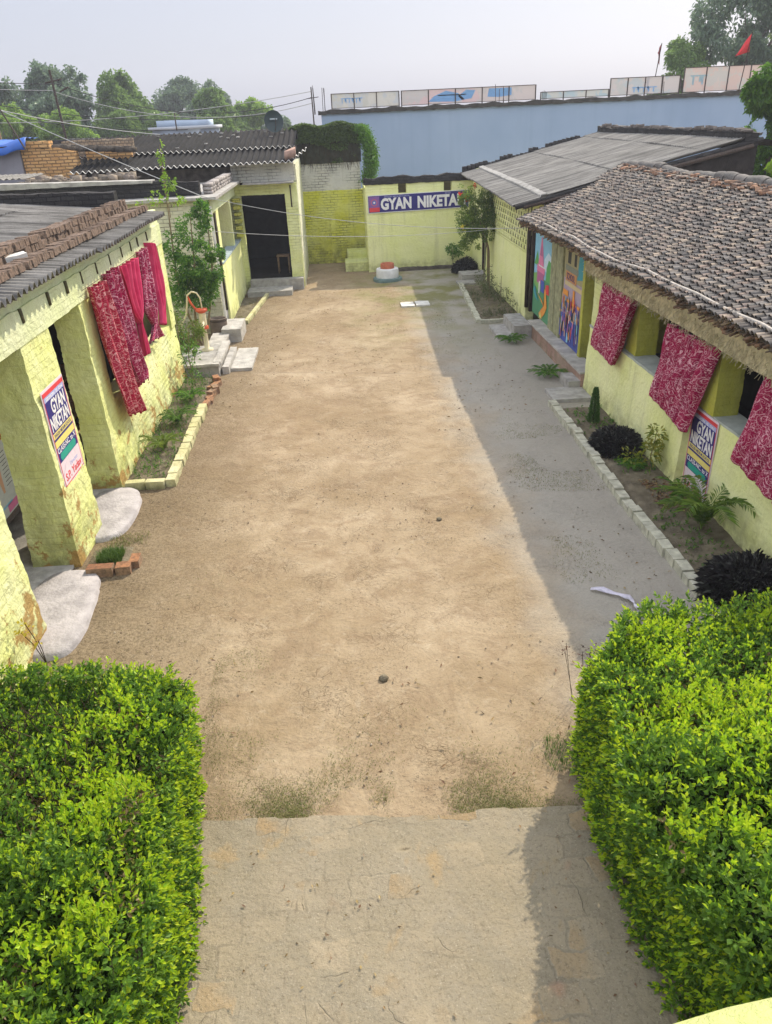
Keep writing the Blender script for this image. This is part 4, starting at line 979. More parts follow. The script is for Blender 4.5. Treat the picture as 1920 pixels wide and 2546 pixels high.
# ------------------------------------------------------------------ right near building, clay tile roof
R1 = thing('tiled_building', (5.3, 10.5, 0), 'yellow building on the right under an old clay tile roof', 'building')
m = MB(); m.rough(4.37, 4.66, 8.87, 12.95, -.02, 1.17, .06, .010, taper=(.06, 0), wob=.02); m.rough(4.46, 4.70, 3.0, 8.87, -.02, 1.17, .06, .010, taper=(.05, 0), wob=.02); m.build('low_wall', YELR, R1)
m = MB(); m.rough(4.36, 4.74, 8.90, 12.97, 1.17, 1.205, .07, .010); m.rough(4.44, 4.78, 3.0, 8.88, 1.17, 1.20, .07, .010); m.build('sill', plain('grey_green_cement', (.40, .43, .38), .9, .25, 5, .5), R1)
for y0 in (5.55, 8.32, 10.93):
    m = MB(); m.rough(4.42, 4.74, y0, y0+.42, 1.2, 2.13, .04, .010, brick=.006); m.build('pillar', OLIVE, R1)
m = MB(); m.rough(4.38, 4.72, 12.55, 12.95, 1.2, 2.13, .04, .010); m.build('pillar', YEL, R1)
m = MB(); m.rough(4.24, 4.60, 3.0, 13.1, 2.11, 2.38, .04, .014, wob=.02); m.build('beam', STRAW, R1)
m = MB()
n = 1500; yy = RNG.uniform(3, 13.1, n); P = np.stack([np.full(n, 4.24)+RNG.normal(0, .015, n), yy, 2.11+RNG.uniform(-.01, .2, n)], 1); D = np.stack([RNG.normal(-.3, .3, n), RNG.normal(0, .4, n), -RNG.uniform(.3, 1, n)], 1)
stems(m, P, D, .075, .0035); m.build('straw_fringe', STRAW, R1)
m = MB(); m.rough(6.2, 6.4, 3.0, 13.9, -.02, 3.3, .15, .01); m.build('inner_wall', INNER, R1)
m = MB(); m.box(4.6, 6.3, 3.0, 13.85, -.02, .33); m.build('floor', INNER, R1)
m = MB(); m.rough(4.5, 6.3, 13.86, 14.0, .30, 2.45, .06, .008); m.build('return_wall', OLIVE, R1)
m = MB(); m.rough(4.53, 4.7, 14.0, 17.2, .33, 2.4, .1, .006); m.build('mural_wall', KHA, R1)
# plinth
m = MB(); m.rough(4.27, 4.55, 12.95, 17.0, -.02, .30, .03, .010, brick=.008); m.build('plinth', lime('pink_washed_plinth', (.34, .20, .16), (.42, .30, .24), brick=.7, joints=.3), R1)
m = MB(); m.rough(4.24, 4.6, 12.95, 17.0, .30, .335, .05, .008); m.build('plinth_edge', STEPW, R1)
# door leaf between the murals
for y0, y1, mt in ((15.82, 16.2, KHA), (15.32, 15.78, KHA)):
    m = MB(); m.rough(4.49, 4.53, y0, y1, .34, 2.15, .06, .006); m.build('door_leaf', plain('khaki_door_paint', (.30, .30, .17), .8, .35, 9, .5), R1)
m = MB(); m.box(4.46, 4.54, 17.75, 17.85, .34, 2.2); m.box(4.46, 4.54, 18.2, 18.28, .34, 2.2); m.build('door_frame', WOODD, R1)
m = MB(); m.box(4.7, 4.75, 17.1, 18.3, .0, 2.2); m.build('dark_doorway', plain('dark_plank_door', (.03, .025, .02), .8, .3, 10, .3), R1)  # very dark plank set behind the door frame

def mural(label, y_far, y_near, z0, z1, draw):
    w = y_far-y_near; h = z1-z0
    th = thing('mural_panel', (4.5, (y_far+y_near)/2, z0), label, 'mural'); pn = wall_panel((4.525, y_far, z0), (0, -1, 0), (0, 0, 1), (-1, 0, 0))
    lay = [0.0]
    def P(nm, mat, *shapes):
        m = MB()
        for s_ in shapes:
            ppoly(m, pn, [(a*w, b*h) for a, b in s_], .004+lay[0], .0055+lay[0]); lay[0] += .0004
        lay[0] += .0012; m.build(nm, mat, th, False)
    def Rc(a, b, c, d): return [(a, b), (c, b), (c, d), (a, d)]
    m = MB(); prect(m, pn, 0, 0, w, h, 0, .004); m.build('panel', KHA, th, False)
    draw(P, Rc, pn, w, h, th); return th
def d1(P, Rc, pn, w, h, th):
    P('sky', SKYP, Rc(.0, .5, 1, 1)); P('cloud', flat('pale_cloud_print', (.55, .68, .76)), [(.55, .62), (1, .58), (1, .80), (.8, .84), (.6, .74)])
    P('hill', GRS, [(.0, .62), (.18, .80), (.30, .62)], [(.72, .5), (1, .5), (1, .74), (.85, .76), (.75, .66)])
    P('meadow', flat('meadow_print', (.08, .26, .13)), Rc(0, 0, 1, .5)); P('meadow', flat('lime_hill_print', (.20, .42, .12)), [(.05, .38), (.0, .5), (.30, .55), (.5, .40), (.4, .3)])
    P('tower', PNK, [(.25, .62), (.40, .98), (.44, .98), (.60, .62)], Rc(.2, .55, .66, .64))
    P('tower', flat('plum_print', (.42, .12, .26)), Rc(.22, .42, .62, .56), [(.34, .76), (.42, .90), (.50, .76)]); P('tower', WHT, Rc(.30, .63, .72, .645), Rc(.36, .30, .42, .45))
    P('door', flat('deep_blue_print', (.06, .10, .40)), Rc(.48, .34, .68, .48)); P('roof', RPR, [(.75, .36), (.98, .36), (.95, .48), (.78, .46)])
    P('road', ORG, [(.55, .0), (.78, .10), (.9, .2), (.80, .4), (.72, .4), (.74, .2), (.45, .06)], [(.3, .30), (.62, .24), (.75, .18), (.4, .27)])
    P('figure', TEAL, [(.05, .30), (.15, .36), (.22, .28), (.38, .20), (.2, .22)]); P('figure', YPR, [(.5, .02), (.55, .10), (.65, .02)])
def d2(P, Rc, pn, w, h, th):
    P('ground_strip', flat('mauve_print', (.40, .32, .40)), Rc(0, 0, 1, .70)); P('building', flat('dun_print', (.36, .32, .16)), Rc(.0, .68, 1, 1)); P('window', BLK, Rc(.15, .84, .32, .96), Rc(.5, .84, .62, .96)); P('tree', TEAL, [(.7, .72), (.98, .75), (1, .98), (.75, .96)])
    P('roof_band', flat('grey_green_print', (.22, .24, .18)), Rc(.05, .76, .75, .82)); P('sign_band', flat('brick_orange_print', (.55, .26, .09)), Rc(.10, .66, .68, .76)); P('beam_band', flat('buff_print', (.60, .48, .26)), Rc(.08, .61, 1, .655))
    text('sign_text', 'SCHOOL', pn, .16*w, .675*h, .60*w, .745*h, NAVY, th, .001, .0165)
    P('crowd', flat('uniform_blue_print', (.06, .09, .36)), Rc(.0, .0, 1, .30)); P('fence', ORG, Rc(.0, .44, .95, .475), Rc(.02, .50, .3, .56), Rc(.55, .48, .65, .60))
    cols = [flat('uniform_blue_print', (.06, .09, .36)), WHT, RPR, PNK, SKYP, SKIN, BLK, ORG, flat('deep_blue_print', (.06, .10, .40)), PUR]
    for c in cols:
        sh_ = []
        for k in range(9):
            a = random.uniform(0, .93); b = random.uniform(.02, .42); ww = random.uniform(.025, .06); hh = random.uniform(.05, .13)
            sh_.append([(a, b), (a+ww, b), (a+ww*.9, b+hh), (a+ww*.5, b+hh*1.25), (a+ww*.1, b+hh)])
        P('children', c, *sh_)
    cr = []
    for k in range(14):
        cx, cy = .04+.07*k+random.uniform(-.02, .02), random.uniform(.30, .42); cr.append([(cx+.022*math.cos(t), cy+.014*math.sin(t)) for t in np.linspace(0, 6.28, 9)[:-1]])
    P('head', SKIN, *cr)
mural('tall painted mural of a pink tower under blue sky by the dark door', 17.70, 16.25, .36, 2.15, d1)
mural('crowded painted mural of children in blue uniforms beside the olive wall', 15.25, 14.02, .36, 2.20, d2)
th = school_banner('school banner on the right wall half hidden by a curtain', (4.432, 8.83, .02), (0, -1, 0), (-1, 0, 0), .70, 1.16)

# tile roof
EX0, EX1, RZ0, RZ1 = 3.84, 6.32, 2.56, 3.42
slope = Vector((EX1-EX0, 0, RZ1-RZ0)); SL = slope.length; sdir = slope.normalized(); nrm = Vector((-sdir.z, 0, sdir.x))
def sag(y, s): # y position, s = 0 at the eave .. 1 at the ridge
    return (.035*math.sin(y*.9+.5)+.014*math.sin(y*2.1))*(1-s)-.09*max(0, (y-13)/4)*(1-s)-.03*math.sin(s*math.pi)
def gable(s): return 16.75+.75*s
m = MB(); rows = 28; pitch = .074; tl = SL/rows*1.40
prof = [(-.5, 0.0), (-.36, .62), (0, 1.0), (.36, .62), (.5, 0.0)]
TV = []; TF = []; base = 0
for r in range(rows):
    s0 = r/rows
    y = 3.0
    while y < gable(s0)-.03:
        wd = pitch*random.uniform(.86, 1.0); hh = .041*random.uniform(.85, 1.2); j = random.gauss(0, .005); tw = random.gauss(0, .028); lift = random.uniform(0, .010); l = tl*random.uniform(.92, 1.05); st0 = random.gauss(0, .012)
        if random.random() < .012: tw += random.uniform(-.3, .3); lift += .02
        for e in (0, 1):
            dist = s0*SL+st0+e*l; ww = wd*(1.05 if e == 0 else .82); hz = hh*(1.05 if e == 0 else .8)
            s = min(1, max(0, dist/SL)); c = Vector((EX0, 0, RZ0))+sdir*dist+nrm*(lift+(.020 if e == 0 else -.004)+.05)
            for (a, b) in prof:
                TV.append((c.x+nrm.x*b*hz, y+j+a*ww+tw*e*l, c.z+nrm.z*b*hz+sag(y, s)))
        for k in range(4): TF.append([base+k, base+5+k, base+6+k, base+k+1])
        base += 10; y += pitch
m.add(TV, TF)
TILE = island('old_clay_tile', [(.045, .042, .04), (.15, .138, .13), (.24, .22, .20), (.09, .084, .08), (.32, .245, .20), (.18, .168, .158), (.42, .34, .26), (.11, .105, .10), (.26, .21, .18)], .93, .6, .12, 12, .5)
m.build('clay_tiles', TILE, R1)
m = MB()   # underlayer slab of the roof, following the sag
ys = np.linspace(3.0, 16.7, 120)
for zo, nm in ((.035, 'top'), (-.02, 'bot')):
    V = []
    for y in ys:
        for s in (0.0, .33, .66, 1.0):
            p = Vector((EX0, 0, RZ0))+sdir*SL*s+nrm*zo; V.append((p.x+(.05 if s == 0 else 0), y+.75*s*max(0, (y-3)/13.7), p.z+sag(y, s)))
    F = [[i*4+k, i*4+k+1, i*4+k+5, i*4+k+4] for i in range(len(ys)-1) for k in range(3)]
    m.add(V, F if zo < 0 else [f[::-1] for f in F])
    if nm == 'top': T = V
    else:
        E = [T[i*4] for i in range(len(ys))]+[V[i*4] for i in range(len(ys))]; k = len(ys); m.add(E, [[i, i+1, i+1+k, i+k] for i in range(k-1)])
        E = T[-4:]+V[-4:]; m.add(E, [[i, i+4, i+5, i+1] for i in range(3)])
m.build('roof_deck', DARKW, R1)
m = MB(); corrug(m, (6.3, 3.0, 3.40), (0, 1, 0), (1, 0, -.33), 14.4, 1.35, pitch=.12, amp=.02, rows=3); m.build('rear_roof', TILE, R1)
m = MB()   # layered tile ends, mud and sticks packed under the eave
for k in range(3200):
    y = random.uniform(3, 16.6); s = random.uniform(0, .10); p = Vector((EX0+.03, 0, RZ0+.0))+sdir*SL*s-nrm*random.uniform(-.06, .055)
    a = random.uniform(-.3, .3); l = random.uniform(.02, .075)
    m.obox((p.x, y, p.z+sag(y, s)), (l, a*l, l*.3), (-a*.02, random.uniform(.006, .020), 0), (0, 0, random.uniform(.004, .012)))
m.build('eave_packing', island('packed_mud_and_tile', [(.10, .06, .035), (.22, .13, .075), (.30, .22, .13), (.14, .11, .08), (.34, .19, .10)], .97, .6, dirt=.5), R1)
m = MB(); pts = []
for k in range(30):
    y = 3+k*.475; pts.append((EX0+.10, y, RZ0+.135+sag(y, .04)+.012*math.sin(y*4)))
m.tube(pts, .017, 7); m.build('eave_pole', plain('grey_bamboo', (.42, .38, .33), .8, .3, 10, .3), R1)
m = MB(); pts = []
for k in range(28):
    y = 3+k*.5; pts.append((EX0+.25, y, RZ0-.005+sag(y, .1)))
m.tube(pts, .03, 7); m.build('eave_batten', plain('pale_bamboo', (.48, .38, .24), .8, .3, 10, .3), R1)
m = MB(); y = 3.0
while y < 17.3:
    l = random.uniform(.26, .34); r0 = .095; c = (EX1+.02+random.uniform(-.02, .02)); zz = RZ1+.06+random.uniform(-.015, .015)+.03*math.sin(y*1.7)
    m.tube([(c, y, zz-.02), (c+random.uniform(-.01, .01), y+l*.5, zz), (c, y+l+.05, zz+.005)], [r0, r0*.97, r0*.80], 12); y += l
m.build('ridge_tiles', island('grey_ridge_tile', [(.10, .095, .09), (.19, .18, .165), (.14, .13, .12), (.22, .20, .18)], .93, .6, dirt=.4), R1)
m = MB()
for k in range(260):
    y = random.uniform(3, 17.2); s = random.uniform(.9, .985); p = Vector((EX0, 0, RZ0))+sdir*SL*s+nrm*.09
    m.box(p.x-.05, p.x+.05, y-.04, y+.04, p.z-.01, p.z+.02, .015, random.uniform(0, 3))
m.build('ridge_rubble', island('broken_tile_rubble', [(.30, .16, .10), (.42, .26, .17), (.16, .12, .10), (.24, .13, .08)], .95, .6), R1)

# steps right
stepbox('door_step', 'concrete block step at the door beside the pink tower mural', 3.86, 4.26, 16.65, 17.85, -.02, .30, CONC)
stepbox('door_step', 'low worn step slab below the block step on the right', 3.50, 3.86, 16.7, 17.8, -.02, .07, CONC)
stepbox('door_step', 'sloping grey cement step at the near end of the plinth', 3.62, 4.30, 12.35, 13.0, -.02, .06, CONC)
stepbox('door_step', 'small grey cement block against the near plinth end', 4.05, 4.38, 12.97, 13.5, -.02, .17, CONC)
stepbox('door_step', 'far right doorway step slab next to the dark plants', 3.75, 4.5, 23.5, 24.2, -.02, .20, CONC)
stepbox('door_step', 'low slab in front of the far right doorway step', 3.55, 4.1, 22.95, 23.45, -.02, .06, CONC)

# ------------------------------------------------------------------ blue building and hoardings
def bluemat():
    t = NT('blue_wall_paint'); P = t.pos(); mp = t.n('Mapping'); t.put(mp, 'Vector', P); mp.inputs['Scale'].default_value = (2.5, 2.5, .12)
    c = t.mix(t.ramp(t.noise(.5, 4), .35, .65), (.28, .365, .50), (.32, .405, .54))
    c = t.mix(t.math('MULTIPLY', t.ramp(t.noise(1.0, 4, .6, mp.outputs[0]), .5, .75), .25), c, (.20, .27, .38))
    return t.done(c, .85, t.bump(t.noise(20, 3), .2, .01), .2)
BB = thing('blue_building', (11, 36, 0), 'long plain blue building behind the school', 'building')
m = MB(); m.rough(-.3, 22, 34.0, 34.25, -.02, 4.80, .5, .01); m.box(-.3, 22, 34.25, 40, -.02, 4.6); m.build('wall', bluemat(), BB)
m = MB(); m.rough(-.42, 22, 33.92, 34.3, 4.78, 4.93, .12, .03, ztop=lambda a, b: .02*math.sin(a*3.1)+.02*math.sin(a*7.7)); m.build('coping', plain('blackened_coping', (.06, .055, .05), .95, .4, 6, .8), BB)
m = MB(); m.rough(-.75, -.32, 34.0, 34.5, -.02, 4.4, .15, .015); m.build('side_return', plain('bare_grey_plaster', (.30, .29, .27), .95, .3, 4, .5), BB)
def faded(name, a, b, c_, sc=1.3):
    t = NT(name); f = t.noise(sc, 3, .5, None, .4); c = t.mix(t.ramp(f, .44, .50), a, b); c = t.mix(t.ramp(t.noise(sc*1.9, 3, .6), .52, .58), c, c_)
    d = t.n('BsdfDiffuse'); t.put(d, 'Color', c); tr = t.n('BsdfTranslucent'); t.put(tr, 'Color', c); mx = t.n('MixShader'); mx.inputs[0].default_value = .38
    t.t.links.new(d.outputs[0], mx.inputs[1]); t.t.links.new(tr.outputs[0], mx.inputs[2]); t.t.links.new(mx.outputs[0], t.out.inputs[0]); return t.m
HB = 'faded advertising hoardings on the blue building'
def hoarding(x0, x1, z0, z1, mat, label, nf, marks=()):
    th = thing('hoarding', ((x0+x1)/2, 35, 4.9), label, 'hoarding', HB); zt = .006
    m = MB(); m.add([(x0, 35, z0), (x1, 35, z0), (x1, 35, z1), (x0, 35, z1)], [[0, 1, 2, 3]]); m.build('sheet', mat, th, False)
    for k in range(nf+1):
        x = x0+(x1-x0)*k/nf; m = MB(); m.box(x-.02, x+.02, 34.965, 34.998, z0-.3, z1+.02); m.build('frame_post', IRON, th, False)
    m = MB(); m.box(x0, x1, 34.97, 34.998, z1, z1+.025); m.box(x0, x1, 34.97, 34.998, z0, z0+.02); m.build('frame_rail', IRON, th, False)
    for (mt, rects) in marks:
        m = MB(); pn_ = wall_panel((x0, 34.999, z0), (1, 0, 0), (0, 0, 1), (0, -1, 0)); w, h = x1-x0, z1-z0
        for r in rects: ppoly(m, pn_, [(a*w, b*h) for a, b in r], 0, .006)
        m.build('faded_print', mt, th, False)
def glyphs(x0, x1, y0, y1, n):
    out = []
    for k in range(n):
        a = x0+(x1-x0)*k/n; w = (x1-x0)/n*.75
        out.append([(a, y1-.06), (a+w*1.3, y1-.06), (a+w*1.3, y1), (a, y1)]); 
        s = random.uniform(.2, .5); out.append([(a+w*s, y0), (a+w*(s+.28), y0), (a+w*(s+.28), y1-.06), (a+w*s, y1-.06)])
        if k % 2: out.append([(a, y0+.1), (a+w*.5, y0+.15), (a+w*.4, y0+.35), (a, y0+.3)])
    return out
FB = flat('faded_blue_print', (.22, .40, .62)); FP = flat('faded_pink_print', (.62, .42, .42)); FC = flat('faded_cream_print', (.60, .56, .46))
hoarding(.15, 2.93, 4.98, 5.50, faded('faded_cream_hoarding', (.42, .41, .36), (.47, .45, .40), (.41, .42, .42)), 'leftmost faded cream hoarding on the blue building', 3, [(FB, glyphs(.14, .46, .35, .7, 6))])
hoarding(3.03, 8.62, 4.98, 5.50, faded('faded_pink_hoarding', (.47, .41, .38), (.49, .37, .36), (.42, .39, .37)), 'longest hoarding with faded blue and pink print, second from left', 5,
    [(FB, [[(.20, .18), (.24, .55), (.33, .9), (.42, .7), (.47, .25), (.40, .12)], [(.42, .5), (.48, .9), (.55, .85), (.52, .3), (.45, .2)], [(.64, .35), (.65, .92), (.82, .92), (.82, .40), (.73, .3)]]),
     (FC, [[(a, b+.006), (c, b+.006), (c, d+.006), (a, d+.006)] for (a, b, c, d) in [(.27, .55, .48, .62)]])])
hoarding(8.84, 11.71, 4.98, 5.22, faded('faded_pale_hoarding', (.39, .42, .41), (.45, .44, .39), (.34, .41, .42)), 'lowest narrow faded hoarding in the middle of the blue building', 3)
hoarding(11.76, 14.70, 4.98, 5.60, faded('faded_grey_hoarding', (.42, .41, .38), (.47, .42, .39), (.39, .41, .41)), 'dull greyish hoarding second from the right', 4, [(FB, glyphs(.32, .68, .15, .45, 5))])
hoarding(14.86, 20.5, 4.98, 5.86, faded('faded_rose_hoarding', (.49, .41, .36), (.50, .38, .33), (.44, .41, .37)), 'tallest rosy hoarding at the right under the red flag', 6, [(flat('faded_teal_print', (.35, .48, .50)), glyphs(.05, .18, .3, .7, 2))])
for x, n_, hh, lb in ((6.95, 5, .72, 'cluster of thin iron rods sticking up behind the long hoarding'), (8.95, 4, .45, 'short iron rods beside the low narrow hoarding'), (-.35, 6, .9, 'iron rods at the left end of the blue building'), (14.0, 2, .8, 'two iron rods near the greyish hoarding')):
    th = thing('rebar_rods', (x, 34.5, 4.9), lb, 'rods')
    for k in range(n_):
        m = MB(); a = x+random.uniform(-.25, .25); h_ = hh*random.uniform(.6, 1.1); m.tube([(a, 34.5, 4.8), (a+random.uniform(-.03, .03), 34.5, 4.9+h_)], .012, 5); m.build('rod', IRON, th)
# flags
def flag(x, y, z0, z1, col, label, big=True):
    th = thing('flag', (x, y, z0), label, 'flag'); m = MB(); m.tube([(x-.15, y, z0), (x+.05, y, z1)], .018, 6); m.build('pole', WOODD, th)
    m = MB(); pts = []; n = 10
    for i in range(n+1):
        f = i/n; tipx = x+.02-(.55 if big else .12)*f; hh = (.62 if big else .75)*(1-f)
        zc = z1-.05-(.75 if big else .3)*f
        pts += [(tipx, y+.05*math.sin(f*6), zc), (tipx+.02, y+.05*math.sin(f*6)+.01, zc-hh)]
    m.add(pts, [[2*i, 2*i+2, 2*i+3, 2*i+1] for i in range(n)]); o = m.build('cloth', col, th); s = o.modifiers.new('t', 'SOLIDIFY'); s.thickness = .004
flag(16.85, 33.8, 4.9, 6.95, plain('red_flag_cloth', (.70, .04, .05), .8, .1, 5, 0), 'red triangular flag on a pole at the right over the rosy hoarding')
flag(14.1, 36, 4.9, 6.85, plain('dull_red_flag_cloth', (.33, .10, .10), .8, .1, 5, 0), 'small dull red pennant beside the trees on the skyline', False)

# ------------------------------------------------------------------ roofs and huts far left
OB = thing('brick_house', (-8, 25, 0), 'roofless orange brick house beyond the left roofs', 'house')
ORB = brickmat('sunlit_orange_brick', (.62, .34, .13), (.70, .44, .19), (.14, .10, .06), dirtf=.15, w=.24, h=.085, ms=.014)
m = MB(); m.rough(-8.85, -7.32, 24.3, 24.55, 1.0, 4.28, .03, .014, brick=.018, ztop=lambda a, b: -.10*(a+8.85)+.03*math.sin(a*7)); m.build('wall', ORB, OB)
m = MB(); m.rough(-7.30, -5.95, 25.2, 25.4, 1.0, 4.10, .05, .014, brick=.018, ztop=lambda a, b: .10*(a+7.3)*.5); m.build('rear_wall', ORB, OB)
m = MB(); m.rough(-8.7, -8.0, 24.28, 24.6, 4.22, 4.40, .04, .02, brick=.02); m.build('broken_top', ORB, OB)
m = MB()
for k in range(70):
    x = random.uniform(-8.4, -5.9); m.box(x, x+.22, 24.4+random.random()*.3, 24.6+random.random()*.3, 4.16-.06*(x+8.4), 4.26-.06*(x+8.4)+random.random()*.06, .015, random.uniform(-.5, .5))
m.build('loose_rubble', DARKW, OB)
m = MB(); m.rough(-8.0, -5.9, 25.35, 25.5, 3.9, 4.36, .05, .02, brick=.02); m.build('top_course', brickmat('pale_rubble_brick', (.36, .27, .18), (.45, .36, .26), (.12, .10, .08), dirtf=.4, w=.12), OB)
GH = thing('plastered_hut', (-10.5, 25, 0), 'grey plastered hut wall beside the orange brick house', 'hut')
m = MB(); m.rough(-14, -8.87, 24.2, 24.4, 1.0, 4.25, .3, .01); m.build('wall', plain('mauve_grey_plaster', (.27, .26, .28), .95, .15, 2, .4), GH)
m = MB(); m.rough(-14, -8.75, 24.15, 24.9, 4.25, 4.31, .2, .015); m.build('roof_edge', WOODD, GH)
tm = MB(); xs = np.linspace(-14, -8.6, 50); ys = np.linspace(24.0, 25.3, 12); GX, GY = np.meshgrid(xs, ys, indexing='ij')
P = np.stack([GX.ravel(), GY.ravel(), np.zeros(GX.size)], 1); P[:, 2] = 4.40+.10*vnoise(P, 1.6, 3)+.04*vnoise(P, 5, 4)+np.clip((P[:, 1]-24.0), 0, 1)*.10-np.clip(24.2-P[:, 1], 0, 1)*1.2
I = np.arange(GX.size).reshape(GX.shape); tm.add(P, np.stack([I[:-1,:-1], I[1:,:-1], I[1:,1:], I[:-1,1:]], -1).reshape(-1, 4))
o = tm.build('tarpaulin', plain('blue_tarpaulin', (.012, .10, .42), .45, .25, 3, .2, .4)); tag(o, 'crumpled blue tarpaulin over the hut at the far left', 'tarpaulin'); sm = o.modifiers.new('t', 'SOLIDIFY'); sm.thickness = .005
RB = thing('old_shed', (-10, 21, 0), 'low dark shed roofs between the annex and the brick house', 'shed')
m = MB(); m.rough(-14, -6.9, 21.2, 23.9, .0, 3.38, .3, .02); m.build('body', DARKW, RB)
m = MB(); corrug(m, (-14, 20.6, 3.62), (1, 0, 0), (0, 1, .02), 6.4, 1.6, pitch=.15, amp=.02, rows=2); m.build('sheet_roof', ASBR, RB)
m = MB()
for k in range(90):
    x = random.uniform(-8.6, -5.6); yq = random.uniform(22.6, 23.8); m.box(x, x+random.uniform(.1, .25), yq, yq+.15, 3.36, 3.42+random.random()*.14, .02, random.uniform(0, 3))
m.build('roof_rubble', island('pale_rubble', [(.30, .25, .19), (.18, .15, .13), (.42, .34, .25), (.10, .09, .08)], .95, .6), RB)
FR = thing('long_shed', (-6, 31, 0), 'long black roofed shed behind the left classroom', 'shed')
m = MB(); m.rough(-14, -1.4, 29.5, 31, 0, 4.20, .3, .02); m.build('body', DARKW, FR)
m = MB(); m.rough(-14, -1.4, 29.3, 31.2, 4.2, 4.34, .15, .03, ztop=lambda a, b: .03*math.sin(a*1.9)); m.build('roof', plain('black_tile_roof', (.05, .048, .05), .95, .5, 6, .8), FR)
WB = thing('white_building', (-9, 50, 0), 'small pale blue and white building among the distant trees', 'building')
m = MB(); m.box(-10.4, -7.0, 50, 54, 0, 4.45); m.build('wall', plain('pale_blue_wash', (.34, .40, .50), .9, .15, .8, 0), WB)
m = MB(); m.box(-10.6, -6.8, 49.8, 54, 4.45, 4.62); m.build('cornice', plain('white_wash_far', (.45, .48, .52), .9, .1, 1, 0), WB)
m = MB(); m.box(-10.2, -7.2, 50.5, 53, 4.62, 4.95); m.build('parapet', plain('blue_grey_far', (.40, .48, .58), .9, .1, 1, 0), WB)
for x in (-9.9, -9.0, -8.1):
    m = MB(); m.box(x, x+.4, 49.97, 50.02, 3.0, 4.0); m.build('window', plain('far_window_dark', (.08, .10, .14), .4, .1, 1, 0), WB)
m = MB(); m.tube([(-8.9, 49.6, 4.4), (-8.9, 49.6, 5.3)], .04, 6); m.obox((-8.7, 49.6, 5.25), (.25, 0, .1), (0, .02, 0), (0, 0, .02)); m.build('rooftop_mast', IRON, WB)

# poles and wires
def pole(label, p0, p1, r=.05, arm=None, name='utility_pole', mat=None):
    th = thing(name, tuple(p0), label, 'pole'); m = MB(); m.tube([p0, p1], [r, r*.75], 8); m.build('shaft', mat or IRON, th)
    if arm:
        for a, b in arm: m = MB(); m.tube([a, b], r*.5, 6); m.build('cross_arm', mat or IRON, th)
pole('leaning dark utility pole before the left trees', (-9.75, 32, 0), (-9.95, 32, 6.6), .055, [((-10.2, 32, 6.2), (-9.6, 32, 6.3)), ((-9.75, 32, 5.9), (-9.4, 32, 6.05))])
pole('pale wooden frame post at the far left above the tarpaulin', (-12.0, 31, 0), (-11.9, 31, 5.6), .10, [((-12.6, 31, 5.6), (-11.7, 31, 5.75))], 'frame_post', WOOD)
pole('dark slanting prop leaning over the blue tarpaulin', (-8.55, 23.9, 4.2), (-9.05, 24.0, 5.3), .025, None, 'slanting_prop')
pole('thin roof mast with cables beside the blue building corner', (-.6, 33.5, 4.0), (-.62, 33.5, 5.75), .03, [((-.85, 33.5, 5.35), (-.35, 33.5, 5.4))])
WIRE = plain('weathered_cable', (.42, .42, .40), .6, .1, 10, 0); WIRED = plain('dark_cable', (.05, .05, .05), .6, .1, 10, 0)
def wire(label, p0, p1, sagv, r=.006, mat=WIRE, extra=None):
    m = MB(); p0, p1 = Vector(p0), Vector(p1); pts = []
    for k in range(25):
        f = k/24; p = p0.lerp(p1, f); p.z -= sagv*4*f*(1-f); pts.append(tuple(p))
    m.tube(pts, r, 5); return tag(m.build('cable', mat), label, 'cable')
wire('long pale cable sagging from the far left across the yard to the tile eave', (-9.0, 24.0, 5.2), (-3.0, 18.6, 3.18), .03, .010)
wire('pale cable crossing the yard high in front of the dark doorway', (-3.0, 18.6, 3.18), (3.95, 16.4, 2.42), .22, .006)
wire('lower pale cable spanning the yard from annex to flowering vine', (-3.3, 18.78, 2.45), (4.5, 21.6, 1.75), .18, .0065)
WG = 'distant overhead cables above the left trees'
for k, (a, b, s_) in enumerate([((-22, 33, 7.3), (-9.9, 32, 6.15), .1), ((-22, 33, 7.0), (-9.9, 32, 5.95), .1), ((-9.9, 32, 6.2), (-.6, 33.5, 5.4), .75), ((-9.9, 32, 5.9), (-.6, 33.5, 5.2), .65), ((-12, 31, 5.6), (-2.0, 33, 4.9), .35), ((-24, 34, 6.2), (-.6, 33.5, 5.6), .9), ((-11.9, 31, 5.3), (-5, 30, 4.5), .2), ((-9.0, 24.0, 5.2), (-5.5, 27.5, 4.4), .08)]):
    o = wire('thin distant cable in the bundle above the left trees', a, b, s_, .012, WIRE if k % 2 else WIRED); o['group'] = WG

